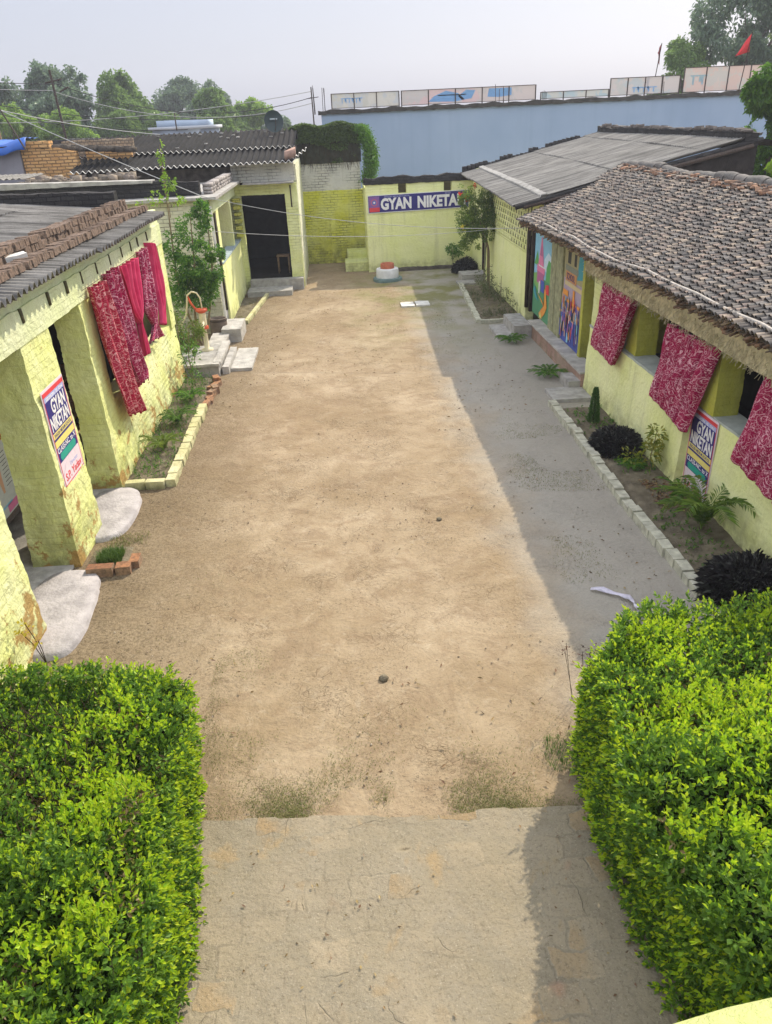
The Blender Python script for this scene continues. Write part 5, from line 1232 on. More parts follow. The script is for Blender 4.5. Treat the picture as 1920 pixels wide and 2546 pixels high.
# ------------------------------------------------------------------ foliage
HEDGE = leaf('hedge_leaf', [(.06, .14, .022), (.14, .27, .03), (.21, .37, .04), (.09, .20, .03), (.28, .43, .05)], .45, .5, .3)
HTIP = leaf('hedge_young_leaf', [(.36, .56, .02), (.46, .64, .025), (.56, .66, .03), (.26, .50, .02)], .5, .42, .4)
HCORE = plain('hedge_inner_twigs', (.06, .045, .025), .95, .4, 9, .6, .05)
def hedge(label, x0, x1, y0, y1, H, n_top, bulge=.08, seed=0, grow=0.0):
    """clipped hedge: sprigs over top and sides of an uneven box, twiggy core inside"""
    th = thing('clipped_hedge', ((x0+x1)/2, (y0+y1)/2, 0), label, 'hedge')
    A, B, S = MB(), MB(), MB()
    def edge(P):
        """pull the clipped outline in and out and round its corners in plan"""
        cx, cy, hx, hy = (x0+x1)/2, (y0+y1)/2, (x1-x0)/2, (y1-y0)/2
        u, v = (P[:, 0]-cx)/hx, (P[:, 1]-cy)/hy
        k = np.clip(np.abs(u)**3+np.abs(v)**3, 0, 2); f = 1-.15*np.clip(k-1, 0, 1)
        f2 = f+.05*vnoise(P, .9, seed+11)+.05*vnoise(P, 2.4, seed+12)+.02*vnoise(P, 6, seed+13)
        Q = P.copy(); Q[:, 0] = cx+(P[:, 0]-cx)*f2; Q[:, 1] = cy+(P[:, 1]-cy)*f2; return Q
    def hmap(x, y): 
        q = np.stack([x, y, 0*x], 1); return H+grow*np.clip(4.5-y, 0, 3)+.11*vnoise(q, 1.1, seed)+.15*vnoise(q, 2.4, seed+1)+.05*vnoise(q, 6, seed+2)
    # top
    area = (x1-x0)*(y1-y0); n = int(n_top*area); x = RNG.uniform(x0, x1, n); y = RNG.uniform(y0, y1, n); z = hmap(x, y)
    dep = RNG.uniform(0, 1, n)**1.5*.22
    r = np.clip(np.minimum(np.minimum(x-x0, x1-x), np.minimum(y-y0, y1-y))/.22, 0, 1); z -= (1-r)**2*.16
    P = np.stack([x, y, z-dep], 1); N = np.stack([RNG.normal(0, .45, n), RNG.normal(0, .45, n), np.full(n, 1.)], 1)
    kp = (vnoise(P, 4.2, seed+21)+.5*vnoise(P, 9, seed+22)) > RNG.uniform(-1.0, -.20, n); P, N, dep = P[kp], N[kp], dep[kp]; n = len(P)
    tallm = (vnoise(P*1.0, 2.3, seed+5) > .05); ln = np.where(tallm, .13, .085)*RNG.uniform(.6, 1.4, n)
    P = edge(P)
    for msk, tn in ((tallm & (dep < .10), 5), (~(tallm & (dep < .10)), 1)):
        if msk.sum(): sprigs(A, B, P[msk], N[msk], ln[msk], 9, .050, .028, tn)
    # sides
    for ax, c, s_ in ((0, x0, -1), (0, x1, 1), (1, y1, 1), (1, y0, -1)):
        Ls = (y1-y0) if ax == 0 else (x1-x0); n = int(n_top*.85*Ls*H*.85); a = RNG.uniform(0, Ls, n); zz = RNG.uniform(.05, H-.05, n)*(1+grow*1.4)
        P = np.zeros((n, 3)); P[:, ax] = c-s_*(RNG.uniform(0, 1, n)**1.5*.20-.03); P[:, 1-ax] = (y0 if ax == 0 else x0)+a; P[:, 2] = zz
        P[:, ax] += s_*bulge*vnoise(P, 1.6, seed+7)+s_*.05*(zz/H)
        N = RNG.normal(0, .4, (n, 3)); N[:, ax] += s_*.9; N[:, 2] += .5
        P = edge(P); up_ = RNG.uniform(0, 1, n) < .22
        sprigs(A, B, P[up_], N[up_], .10, 8, .048, .027, 4); sprigs(A, B, P[~up_], N[~up_], .08, 8, .048, .027, 1)
    # escaping shoots
    n = int(area*26); x = RNG.uniform(x0-.03, x1+.03, n); y = RNG.uniform(y0, y1+.03, n); P = np.stack([x, y, hmap(x, y)-.05], 1); N = np.stack([RNG.normal(0, .3, n), RNG.normal(0, .3, n), np.ones(n)], 1)
    P = edge(P); sprigs(A, B, P, N, .20, 11, .058, .026, 8); stems(S, P, N, .18, .002)
    n = int(area*1500); P = np.stack([RNG.uniform(x0, x1, n), RNG.uniform(y0, y1, n), 0*area+np.zeros(n)], 1); P[:, 2] = hmap(P[:, 0], P[:, 1])-RNG.uniform(0, .06, n); P = edge(P)
    dm = vnoise(P, 1.7, seed+31) > .12; Dd = MB(); leaves(Dd, P[dm], RNG.normal(0, 1, P[dm].shape), .045, .02); Dd.build('dead_leaves', leaf('hedge_dead_leaf', [(.16, .10, .04), (.24, .17, .07), (.10, .08, .03), (.20, .22, .05)], .2), th, False)
    n = int((y1-y0)*70); xs_ = x0 if x0 > 0 else x1; sg = -1 if x0 > 0 else 1
    P = np.stack([np.full(n, xs_)-sg*.10, RNG.uniform(y0+.2, y1-.1, n), RNG.uniform(.08, H, n)], 1); P = edge(P); N = np.stack([sg*RNG.uniform(.6, 1.2, n), RNG.normal(0, .4, n), RNG.uniform(.1, .9, n)], 1)
    sprigs(A, B, P, N, .17, 9, .046, .022, 3); stems(S, P, N, .15, .002)
    A.build('foliage', HEDGE, th, False); B.build('young_shoots', HTIP, th, False)
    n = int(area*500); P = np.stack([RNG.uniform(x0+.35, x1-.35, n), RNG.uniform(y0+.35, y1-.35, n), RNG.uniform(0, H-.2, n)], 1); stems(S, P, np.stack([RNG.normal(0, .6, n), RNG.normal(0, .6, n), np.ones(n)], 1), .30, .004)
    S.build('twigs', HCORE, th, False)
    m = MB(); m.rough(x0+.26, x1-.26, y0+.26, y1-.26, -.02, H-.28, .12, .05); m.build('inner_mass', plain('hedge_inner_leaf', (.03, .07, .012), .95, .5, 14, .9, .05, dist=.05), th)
    return th
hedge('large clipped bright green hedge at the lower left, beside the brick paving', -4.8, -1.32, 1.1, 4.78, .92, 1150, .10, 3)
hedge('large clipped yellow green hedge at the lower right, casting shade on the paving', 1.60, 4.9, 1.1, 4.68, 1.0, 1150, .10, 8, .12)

def tree(label, x, y, ztop, zbase, r, n, L, mat, trunk_r=.15, lobes=9, name='leafy_tree', group=None, squash=1.0, gap=.0, tr=True):
    th = thing(name, (x, y, 0), label, 'tree', group); m = MB(); cz = (ztop+zbase)/2; hz = (ztop-zbase)/2
    C = []; 
    for k in range(lobes):
        a = random.uniform(0, 6.28); q = random.uniform(0, .85); zz = random.uniform(-.8, .80); C.append((x+r*q*math.cos(a)*(1-abs(zz)*.4), y+r*q*math.sin(a)*.8, cz+hz*zz, r*random.uniform(.24, .44)*(1-.2*abs(zz))))
    C.append((x, y, ztop-r*.3, r*.34))
    W = np.array([c[3]**2 for c in C]); W = W/W.sum(); idx = RNG.choice(len(C), n, p=W)
    CC = np.array([c[:3] for c in C])[idx]; RR = np.array([c[3] for c in C])[idx]
    d = unit(RNG.normal(size=(n, 3))); rad = RNG.uniform(.35, 1.12, n)**.6
    P = CC+d*(RR*rad)[:, None]*np.array([1, 1, squash]); P += .20*r*np.stack([vnoise(P, 2.6/r, 1), vnoise(P, 2.6/r, 2), vnoise(P, 2.6/r, 3)], 1)+.07*r*np.stack([vnoise(P, 8/r, 1), vnoise(P, 8/r, 2), vnoise(P, 8/r, 3)], 1)
    keep = (vnoise(P, 3.5/r, 9)+.5*vnoise(P, 9/r, 10)) > (-.22+gap); P = P[keep]; d = d[keep]
    leaves(m, P, d*.5+RNG.normal(0, .6, P.shape)+np.array([0, 0, -.25]), L, L*.5, .2, .2); m.build('crown', mat, th, False)
    if tr:
        m = MB(); m.tube([(x, y, -.05), (x+.03*r, y, zbase*.6), (x-.05*r, y, cz)], [trunk_r, trunk_r*.8, trunk_r*.45], 8)
        for c in C[:6]: m.tube([(x, y, zbase*.8), ((x+c[0])/2, (y+c[1])/2, (zbase+c[2])/2+.1*r), c[:3]], [trunk_r*.45, trunk_r*.3, trunk_r*.1], 6)
        m.build('trunk', plain('tree_bark', (.14, .11, .08), .95, .3, 6, .6), th)
    return th
TL1 = leaf('mid_green_leaf', [(.11, .19, .05), (.17, .27, .07), (.24, .36, .09)], .45)
TL2 = leaf('hazed_green_leaf', [(.13, .19, .13), (.17, .25, .15), (.24, .33, .18)], .4)  # distance haze painted into the leaf colour, paler and bluer
TL3 = leaf('light_green_leaf', [(.16, .28, .05), (.24, .38, .06), (.32, .48, .08)], .5)
G = 'distant trees beyond the left roofs'
far = [(-26.5, 70, 8.7, 4, 3.6, TL2, 'leftmost tall distant tree at the photo edge'), (-22.6, 70, 9.4, 4, 3.4, TL2, 'tallest distant tree just left of the leaning pole'), (-19.6, 66, 7.6, 3, 2.6, TL2, 'dark distant tree directly behind the leaning pole'),
 (-15.9, 68, 8.5, 4, 3.2, TL1, 'broad airy distant tree second in height, right of the leaning pole'), (-18.2, 74, 7.9, 3, 2.8, TL1, 'distant tree between the leaning pole and the broad airy tree'), (-15.9, 92, 8.6, 4, 3.0, TL2, 'faint bluish distant tree above the small white building'), (-13.0, 95, 8.3, 4, 2.6, TL2, 'faint bluish distant tree right of the other bluish one'),
 (-9.4, 70, 7.2, 3, 2.8, TL1, 'rounded distant tree right of the white building'), (-6.9, 74, 6.3, 2.5, 2.2, TL3, 'light green distant tree left of the satellite dish'), (-12.0, 80, 6.6, 2.5, 2.4, TL2, 'narrow distant tree left of the rounded one'), (-5.0, 78, 5.4, 2, 1.9, TL2, 'low faint distant tree behind the satellite dish')]
for (x, y, zt, zb, r, mt, lb) in far: tree(lb, x, y, zt, zb*.55, r, int(9500*r), .34, mt, .2, 18, 'distant_tree', G, gap=.05)
for (x, y, zt, r, mt, lb) in [(-21.5, 58, 6.0, 2.2, TL3, 'bright bushy tree low behind the blue tarpaulin'), (-17.8, 58, 5.9, 2.2, TL3, 'bright bushy tree low behind the orange brick house'), (-14.5, 60, 5.8, 2.2, TL1, 'low bushy tree behind the rubble topped wall'), (-11.8, 64, 5.4, 2.0, TL1, 'low bushy tree just behind the small white building'), (-24.6, 56, 6.2, 2.4, TL1, 'low bushy tree behind the pale frame post'), (-8.6, 62, 5.0, 1.8, TL1, 'low bushy tree between white building and dish')]:
    tree(lb, x, y, zt, 1.0, r, int(7000*r), .24, mt, .15, 10, 'bushy_tree', G)
# right side trees
tree('large dark tree on the right skyline behind the rosy hoarding', 22.3, 45, 10.4, 5.0, 3.2, 26000, .24, TL2, .25, 12, 'leafy_tree', gap=.08)
tree('darker tree cut by the right photo edge behind the red flag', 26.4, 44, 11.5, 4.5, 3.6, 26000, .22, TL1, .25, 12, 'leafy_tree')
tree('small leafy tree low beside the small dull pennant', 18.6, 44, 7.5, 4.6, 1.7, 14000, .18, TL1, .12, 8, 'leafy_tree')
tree('dense green tree in front of the right end of the blue wall', 11.25, 20.5, 5.05, 3.0, 1.25, 22000, .14, leaf('dense_green_leaf', [(.06, .15, .02), (.11, .24, .03), (.17, .33, .035)], .4), .12, 11, 'leafy_tree')
tree('bright green branch tips over the roof at the right photo edge', 8.45, 13.8, 4.1, 2.7, .80, 5000, .10, leaf('bright_green_leaf', [(.12, .24, .02), (.20, .34, .03), (.26, .40, .04)], .4), .06, 7, 'leafy_tree')

# ivy on the back wall
th = thing('ivy', (.3, 28.1, 3.0), 'green ivy spilling over the blackened top of the tall back wall', 'ivy')
m = MB(); n = 16000; x = RNG.uniform(-1.5, 1.1, n); z = 4.46-RNG.uniform(0, 1, n)**2.2*.55; P = np.stack([x, 28.16+RNG.normal(0, .07, n), z+.06*np.sin(x*5)-.06*np.clip(-.6-x, 0, 1)], 1)
k = 14000; a = RNG.uniform(0, 1, k); P2 = np.stack([1.0+RNG.normal(0, .10, k)+.32*np.sin(a*2.6), 28.1+RNG.normal(0, .15, k), 4.4-a*1.75], 1)
k2 = 3500; P3 = np.stack([RNG.uniform(-1.2, .9, k2), 28.17+0*RNG.normal(0, .03, k2), 4.1-RNG.uniform(0, 1, k2)**1.5*.8], 1)
kp = vnoise(P3, 4, 3) > .1
A = np.concatenate([P, P3[kp]]); leaves(m, A, RNG.normal(0, .5, A.shape)+np.array([0, -.5, -.2]), .06, .045); m.build('leaves', leaf('dark_ivy_leaf', [(.06, .11, .025), (.12, .19, .04), (.18, .26, .06)], .3), th, False)
m = MB(); leaves(m, P2, RNG.normal(0, .5, P2.shape)+np.array([.4, -.4, -.2]), .065, .045); m.build('bright_leaves', leaf('sunlit_ivy_leaf', [(.06, .16, .02), (.12, .27, .03), (.18, .36, .04)], .35), th, False)
m = MB(); n = 260; P = np.stack([RNG.uniform(-1.2, 1.1, n), np.full(n, 28.2), RNG.uniform(3.3, 4.3, n)], 1); stems(m, P, np.stack([RNG.normal(0, .3, n), 0*P[:, 0], -np.ones(n)], 1), .3, .005); m.build('stems', HCORE, th, False)

# shrubs ----------------------------------------------------------------------
def shrub(label, name, x, y, z0, blobs, n, L, W, mat, stemp=None, cat='shrub', tipmat=None, droop=.15):
    """blobs: (x,y,z,rx,rz,weight)"""
    th = thing(name, (x, y, z0), label, cat); m = MB(); B = np.array(blobs, float); w = B[:, 5]/B[:, 5].sum(); idx = RNG.choice(len(B), n, p=w)
    d = unit(RNG.normal(size=(n, 3))); rad = RNG.uniform(.2, 1, n)**.55
    P = B[idx, :3]+d*rad[:, None]*np.stack([B[idx, 3], B[idx, 3], B[idx, 4]], 1)
    sz = B[idx, 3:4]; P += sz*.45*np.stack([vnoise(P, 3.2, 1), vnoise(P, 3.2, 2), vnoise(P, 3.2, 3)], 1)+sz*.2*np.stack([vnoise(P, 9, 1), vnoise(P, 9, 2), vnoise(P, 9, 3)], 1); kp = vnoise(P, 6, 4) > -.15; P = P[kp]; d = d[kp]
    leaves(m, P, d+RNG.normal(0, .6, P.shape)+np.array([0, 0, .1]), L, W, .2, droop); m.build('foliage', mat, th, False)
    if stemp:
        m = MB()
        for s_ in stemp: m.tube(s_[0], s_[1], 6)
        m.build('stem', plain('shrub_stem', (.22, .17, .10), .9, .3, 10, .4), th)
    return th
SL1 = leaf('garden_leaf', [(.05, .14, .025), (.09, .22, .035), (.15, .31, .04), (.22, .40, .05)], .45)
SL2 = leaf('lime_leaf', [(.16, .32, .03), (.26, .42, .04), (.32, .46, .05)], .45)
shrub('tall garden shrub against the annex wall with a thin bright leader', 'tall_shrub', -3.3, 17.4, 0,
      [(-3.2, 17.2, 1.85, .50, .45, 5), (-3.45, 17.3, 1.5, .45, .4, 4), (-2.95, 17.2, 1.6, .40, .45, 4), (-3.05, 17.3, 2.55, .32, .45, 2), (-2.85, 17.3, 3.0, .20, .22, 1.0), (-3.6, 17.3, 2.3, .18, .35, .8), (-3.2, 17.2, 1.15, .4, .3, 2), (-2.70, 17.2, 2.15, .22, .25, 1.2)],
      15000, .075, .04, SL1, [([(-3.4, 17.5, 0), (-3.35, 17.4, .8), (-3.2, 17.3, 1.6), (-3.1, 17.3, 2.9)], [.035, .03, .025, .01]), ([(-3.3, 17.5, 0), (-3.5, 17.4, .8), (-3.6, 17.3, 1.7), (-3.55, 17.3, 2.9), (-3.5, 17.2, 4.1)], [.03, .028, .022, .014, .006]), ([(-3.25, 17.5, 0), (-3.0, 17.4, .9), (-2.8, 17.3, 1.8), (-2.75, 17.3, 2.9)], [.03, .025, .02, .008])])
shrub('bright lime sprays at the tip of the tall garden shrub', 'leader_shoot', -3.5, 17.2, 3.0,
      [(-3.48, 17.2, 4.15, .07, .25, 2), (-3.42, 17.2, 3.6, .12, .3, 3), (-3.35, 17.2, 3.25, .22, .12, 2), (-3.75, 17.2, 3.3, .16, .12, 1), (-4.0, 17.2, 3.15, .16, .08, 1)], 900, .07, .035, SL2, [([(-3.5, 17.2, 2.9), (-3.48, 17.2, 4.3)], [.01, .004])])
shrub('yellow green bush in front of the hand pump', 'low_bush', -3.25, 15.7, .2, [(-3.25, 15.75, .62, .28, .28, 3), (-3.05, 15.75, .85, .18, .2, 1), (-3.5, 15.8, .9, .15, .3, 1)], 2200, .06, .032, leaf('olive_yellow_leaf', [(.10, .16, .03), (.18, .26, .04), (.26, .34, .06)], .4), [([(-3.2, 15.7, .1), (-3.1, 15.7, .9)], [.012, .006])])
shrub('leggy bare stemmed plant at the far end of the left bed', 'leggy_plant', -3.05, 14.6, 0, [(-3.0, 14.5, .75, .22, .3, 2), (-3.15, 14.7, 1.25, .15, .3, 1), (-2.95, 14.4, .3, .2, .15, 1)], 650, .055, .03, SL1, [([(-3.0, 14.5, 0), (-3.05, 14.5, .6), (-2.95, 14.5, 1.2)], [.012, .009, .005]), ([(-3.0, 14.5, 0), (-3.2, 14.6, .7), (-3.2, 14.7, 1.5)], [.01, .008, .004])])
# flowering vine on the right
vn = shrub('flowering vine with orange red blooms covering the end of the name sign', 'flowering_vine', 4.3, 22.6, 0,
      [(4.10, 22.9, 2.10, .55, .50, 6), (3.90, 22.7, 1.72, .42, .40, 4), (4.35, 22.6, 1.75, .3, .5, 3), (3.80, 23.2, 2.5, .34, .20, 1.6), (3.65, 23.0, 2.35, .20, .14, .8), (3.85, 22.6, 1.30, .28, .20, 1.5), (4.3, 22.9, 2.5, .3, .2, 1)], 22000, .06, .03, leaf('vine_leaf', [(.08, .15, .03), (.14, .24, .04), (.22, .34, .05), (.38, .44, .07)], .5),
      [([(4.42, 22.6, .0), (4.40, 22.6, 1.0), (4.2, 22.8, 2.0)], [.03, .025, .015]), ([(4.36, 22.5, .0), (4.34, 22.5, 1.1), (4.1, 22.6, 1.9)], [.02, .02, .01])])
FLW = plain('orange_red_petal', (.75, .06, .02), .6, .15, 20, 0); FLY = plain('yellow_petal', (.75, .62, .05), .6, .15, 20, 0)
for (x, y, z, mt) in [(3.62, 23.0, 2.55, FLW), (3.80, 22.9, 2.38, FLW), (4.02, 22.9, 2.75, FLW), (3.78, 22.9, 2.44, FLW), (3.62, 22.7, 1.72, FLY), (3.66, 22.7, 1.62, FLY), (3.58, 22.7, 1.66, FLY)]:
    m = MB(); n = 14; leaves(m, np.tile([[x, y, z]], (n, 1))+RNG.normal(0, .02, (n, 3)), RNG.normal(0, 1, (n, 3))+np.array([0, -.5, .5]), .06, .045); m.build('blossom', mt, vn, False)
shrub('sparse shrub growing in the far right bed below the perforated wall', 'sparse_shrub', 4.1, 20.4, 0, [(4.0, 20.4, .55, .28, .45, 3), (4.2, 19.6, .35, .3, .3, 2), (4.05, 21.3, .45, .25, .35, 2), (4.3, 19.2, .25, .25, .18, 1)], 1700, .05, .025, leaf('dusty_leaf', [(.06, .09, .03), (.11, .14, .05), (.16, .19, .07)], .3), [([(4.0, 20.4, 0), (4.0, 20.4, 1.05)], [.012, .006]), ([(4.2, 19.9, 0), (4.22, 19.9, .8)], [.01, .005]), ([(4.05, 21.3, 0), (4.0, 21.3, .9)], [.012, .006])])
shrub('dark leaved shrub against the name wall by the far corner', 'corner_shrub', 3.75, 25.6, 0, [(3.72, 25.6, .68, .24, .16, 2), (3.85, 25.6, .5, .2, .14, 1)], 1100, .06, .035, SL1, [([(3.8, 25.6, 0), (3.75, 25.6, .65)], [.012, .008])])
# dark spiky mounds
DARKL = leaf('purple_black_leaf', [(.012, .012, .012), (.022, .018, .02), (.035, .032, .032), (.05, .055, .045)], .05, .5, .35)
def mound(label, x, y, r, h, n, L):
    th = thing('dark_leaved_plant', (x, y, 0), label, 'plant'); m = MB()
    d = unit(RNG.normal(size=(n, 3))); d[:, 2] = np.abs(d[:, 2]); rad = RNG.uniform(.3, 1, n)**.5
    P = np.array([x, y, .02])+d*rad[:, None]*np.array([r, r, h])*(1+.15*vnoise(d, 3, int(x*10)))[:, None]
    leaves(m, P, d*1.0+RNG.normal(0, .35, d.shape)+np.array([0, 0, .25]), L, L*.16, .15, .35); m.build('leaves', DARKL, th, False)
    m = MB(); n2 = int(n*.2); leaves(m, P[:n2], d[:n2]+RNG.normal(0, .4, (n2, 3)), L*.9, L*.14, .1, .3); m.build('grey_leaves', leaf('grey_leaf_back', [(.10, .10, .09), (.16, .17, .15)], .05, .4, .5), th, False)
    m = MB(); m.lathe((x, y, -.02), [(r*.75, 0), (r*.7, h*.45), (r*.4, h*.7), (0, h*.78)], 14); m.build('crown_base', DARKL, th)
mound('large purple black spiky plant behind the right hedge', 4.02, 6.15, .48, .42, 5200, .13)
mound('smaller dark spiky plant by the small green cypress in the right bed', 3.98, 10.15, .36, .30, 3600, .11)
mound('dark spiky plant in the far right corner by the name wall', 4.1, 25.0, .38, .40, 1800, .13)
mound('second dark spiky plant spilling along the right wall base', 4.15, 7.0, .30, .26, 1500, .12) if False else None
# small cypress
th = thing('small_cypress', (3.96, 11.2, 0), 'small upright green cypress at the far end of the right bed', 'plant'); m = MB(); n = 3200
a = RNG.uniform(0, 6.28, n); zz = RNG.uniform(0, 1, n); rr = .085*np.sqrt(1-zz)*(.5+.5*RNG.uniform(0, 1, n))+.01
P = np.stack([3.96+rr*np.cos(a), 11.2+rr*np.sin(a), .05+zz*.58], 1); leaves(m, P, np.stack([np.cos(a)*.5, np.sin(a)*.5, np.full(n, 1.)], 1), .035, .010); m.build('foliage', leaf('cypress_leaf', [(.04, .11, .02), (.07, .17, .03), (.12, .24, .04)], .3), th, False)
m = MB(); m.tube([(3.96, 11.2, 0), (3.96, 11.2, .5)], .012, 6); m.build('stem', HCORE, th)
# palms / ferns made of fronds
def fronds(label, name, x, y, n, ln, up_, mat, lw=.09, k=16, cat='plant', spread=1.0, lean=(0, 0)):
    th = thing(name, (x, y, 0), label, cat); m = MB(); S = MB()
    for i in range(n):
        a = 6.28*i/n+random.uniform(-.3, .3); L_ = ln*random.uniform(.7, 1.1); pts = []
        for j in range(k+1):
            f = j/k; rr = L_*spread*(.15*f+.5*f*f); pts.append(Vector((x+math.cos(a)*rr+lean[0]*f, y+math.sin(a)*rr+lean[1]*f, .03+up_*L_*(f-.42*f**3))))
        S.tube([tuple(p) for p in pts], [.006*(1-.8*j/k)+.0015 for j in range(k+1)], 4)
        P = np.array([tuple(p) for p in pts[2:]]); D = np.array([tuple((pts[j]-pts[j-1]).normalized()) for j in range(2, k+1)]); side = unit(np.cross(D, [0, 0, 1.]))
        for s_ in (-1, 1):
            for q in (0, .5): leaves(m, P+D*q*(L_/k), side*s_+D*.9+RNG.normal(0, .12, P.shape), lw, lw*.13, .05, .2)
    m.build('fronds', mat, th, False); S.build('frond_ribs', plain('green_rib', (.16, .24, .05), .7, .2, 10, 0), th)
PALM = leaf('palm_leaf', [(.10, .19, .03), (.18, .30, .04), (.28, .38, .07)], .35)
FERN = leaf('fern_leaf', [(.06, .14, .03), (.12, .24, .04), (.20, .33, .06)], .35)
fronds('young palm with arching yellow green fronds below the right banner', 'young_palm', 4.15, 7.62, 11, .95, .95, PALM, .16, 16, spread=.95)
fronds('small green palm seedling tight against the right banner', 'palm_seedling', 4.2, 8.35, 6, .45, .8, SL1, .10, 10)
fronds('small fern beside the grey plinth slab', 'small_fern', 3.92, 13.85, 9, .40, .45, SL1, .12, 10, spread=1.3)
fronds('small leafy clump at the foot of the right concrete step', 'leafy_clump', 3.72, 16.35, 10, .36, .55, SL1, .12, 9, spread=1.2)
fronds('feathery fern clump in the middle of the left bed', 'fern_clump', -2.98, 12.4, 11, .50, .75, FERN, .10, 14, spread=.9)
fronds('thin feathery fern at the near end of the left bed', 'fern_clump', -3.0, 11.2, 9, .55, .75, leaf('yellow_fern_leaf', [(.16, .24, .04), (.26, .34, .06)], .35), .09, 14, spread=.9)
fronds('green fern clump at the far end of the left bed', 'fern_clump', -2.95, 13.6, 10, .45, .7, SL1, .09, 12, spread=.9)
shrub('yellow leaved croton against the right wall', 'croton', 4.15, 9.35, 0, [(4.15, 9.35, .28, .16, .22, 3), (4.2, 9.3, .6, .10, .16, 1), (4.0, 9.5, .14, .18, .10, 1)], 420, .085, .03, leaf('croton_leaf', [(.16, .24, .03), (.30, .34, .04), (.40, .36, .05), (.07, .15, .03)], .35), [([(4.15, 9.35, 0), (4.2, 9.3, .65)], [.010, .005])], 'plant')
fronds('low green rosette at the foot of the croton', 'green_rosette', 3.98, 9.45, 9, .26, .55, SL1, .10, 8)

# grass and weeds ---------------------------------------------------------------
GR = leaf('dry_grass', [(.13, .16, .04), (.22, .23, .07), (.32, .27, .12), (.11, .18, .04)], .25, .6, .2)
GRG = leaf('green_grass', [(.06, .13, .025), (.11, .20, .035), (.17, .25, .05)], .3, .6, .2)
def scatter(n, x0, x1, y0, y1, thr=0.0, f=1.5, seed=0):
    P = np.stack([RNG.uniform(x0, x1, n), RNG.uniform(y0, y1, n), np.zeros(n)], 1); return P[vnoise(P, f, seed) > thr]
m = MB()
for (n, a, b, c, d, th_, h, sd_) in [(4500, -3.4, -2.7, 10.0, 15.0, -.1, .05, 5), (8000, 3.65, 4.4, 4.5, 12, -.1, .04, 6), (16000, 2.2, 3.5, 6.3, 12, .18, .016, 7), (2500, 3.5, 4.5, 18.5, 22.7, -.3, .08, 8), (2500, -2.9, -2.4, 19.6, 22.9, -.2, .04, 9), (16000, .8, 3.4, 15, 24, .05, .018, 10), (1500, -2.6, -1.4, 5, 15, .35, .02, 11), (900, -3.2, -2.6, 8.2, 8.6, -.3, .04, 13)]:
    P = scatter(n, a, b, c, d, th_, 1.6, sd_); e = np.minimum(np.minimum(P[:, 0]-a, b-P[:, 0])/(.25*(b-a)), np.minimum(P[:, 1]-c, d-P[:, 1]+(P[:, 1] < c+.2)*.2)/(.35*(d-c)))
    P = P[e+.5*vnoise(P, 5, sd_+3) > RNG.uniform(-.1, .9, len(P))]; blades(m, P, h, .0028, .9)
n = 90000; P = np.stack([RNG.uniform(-1.4, 1.7, n), 3.83+RNG.exponential(.20, n)-.054*0, np.zeros(n)], 1); P[:, 1] -= .054*P[:, 0]
w = np.clip(vnoise(P, 1.9, 41)+.6*vnoise(P, 5.5, 42)+.25, 0, 1); P = P[RNG.uniform(0, 1, n) < w*.42]; blades(m, P, .016, .0024, 1.2)
n = 30000; P = np.stack([RNG.uniform(-1.45, -.7, n), RNG.uniform(3.9, 6.4, n), np.zeros(n)], 1); w = np.clip(vnoise(P, 2.6, 43)+.7*vnoise(P, 7, 44), 0, 1)*np.clip((-.7-P[:, 0])/.7, 0, 1); P = P[RNG.uniform(0, 1, n) < w*.6]; blades(m, P, .012, .0024, 1.3)
P = scatter(8000, -3.3, -2.75, 10.05, 15.0, .25, 2.5, 45); blades(m, P, .10, .003, .8)
o = m.build('grass', GR, None, False); tag(o, kind='stuff', label='sparse short dry grass and weeds on the dirt', cat='grass')
m = MB(); P = scatter(1500, -3.12, -2.85, 7.78, 8.05, -.9); blades(m, P, .13, .004, .7); P = scatter(900, 1.30, 1.75, 3.95, 4.5, -.1, 4); blades(m, P, .06, .0025, .9)
o = m.build('grass_tuft', GRG, None, False); tag(o, kind='stuff', label='denser green grass tufts by the brick border and right hedge foot', cat='grass')
for (lb, nm, x0_, x1_, y0_, y1_, n_, hh_, mt_) in (('low leafy weeds covering the soil of the left bed', 'bed_weeds', -3.32, -2.76, 10.1, 15.0, 330, .13, SL1), ('thin weeds on the soil of the near right bed', 'bed_weeds', 3.7, 4.3, 5.5, 11.9, 420, .06, SL1), ('scrubby weeds on the soil of the far right bed', 'bed_weeds', 3.55, 4.45, 18.6, 22.7, 420, .14, leaf('dusty_leaf', [(.1, .1, .1)]))):
    m = MB(); P = scatter(n_, x0_, x1_, y0_, y1_, -.25, 2.0, 51); P[:, 2] = .02; N = np.stack([RNG.normal(0, .4, len(P)), RNG.normal(0, .4, len(P)), np.ones(len(P))], 1)
    sprigs(m, None, P, N, hh_*RNG.uniform(.5, 1.3, len(P)), 7, .045, .018, 0); stems(m, P, N, hh_, .002); tag(m.build(nm, mt_, None, False), lb, 'weeds', None, 'stuff')
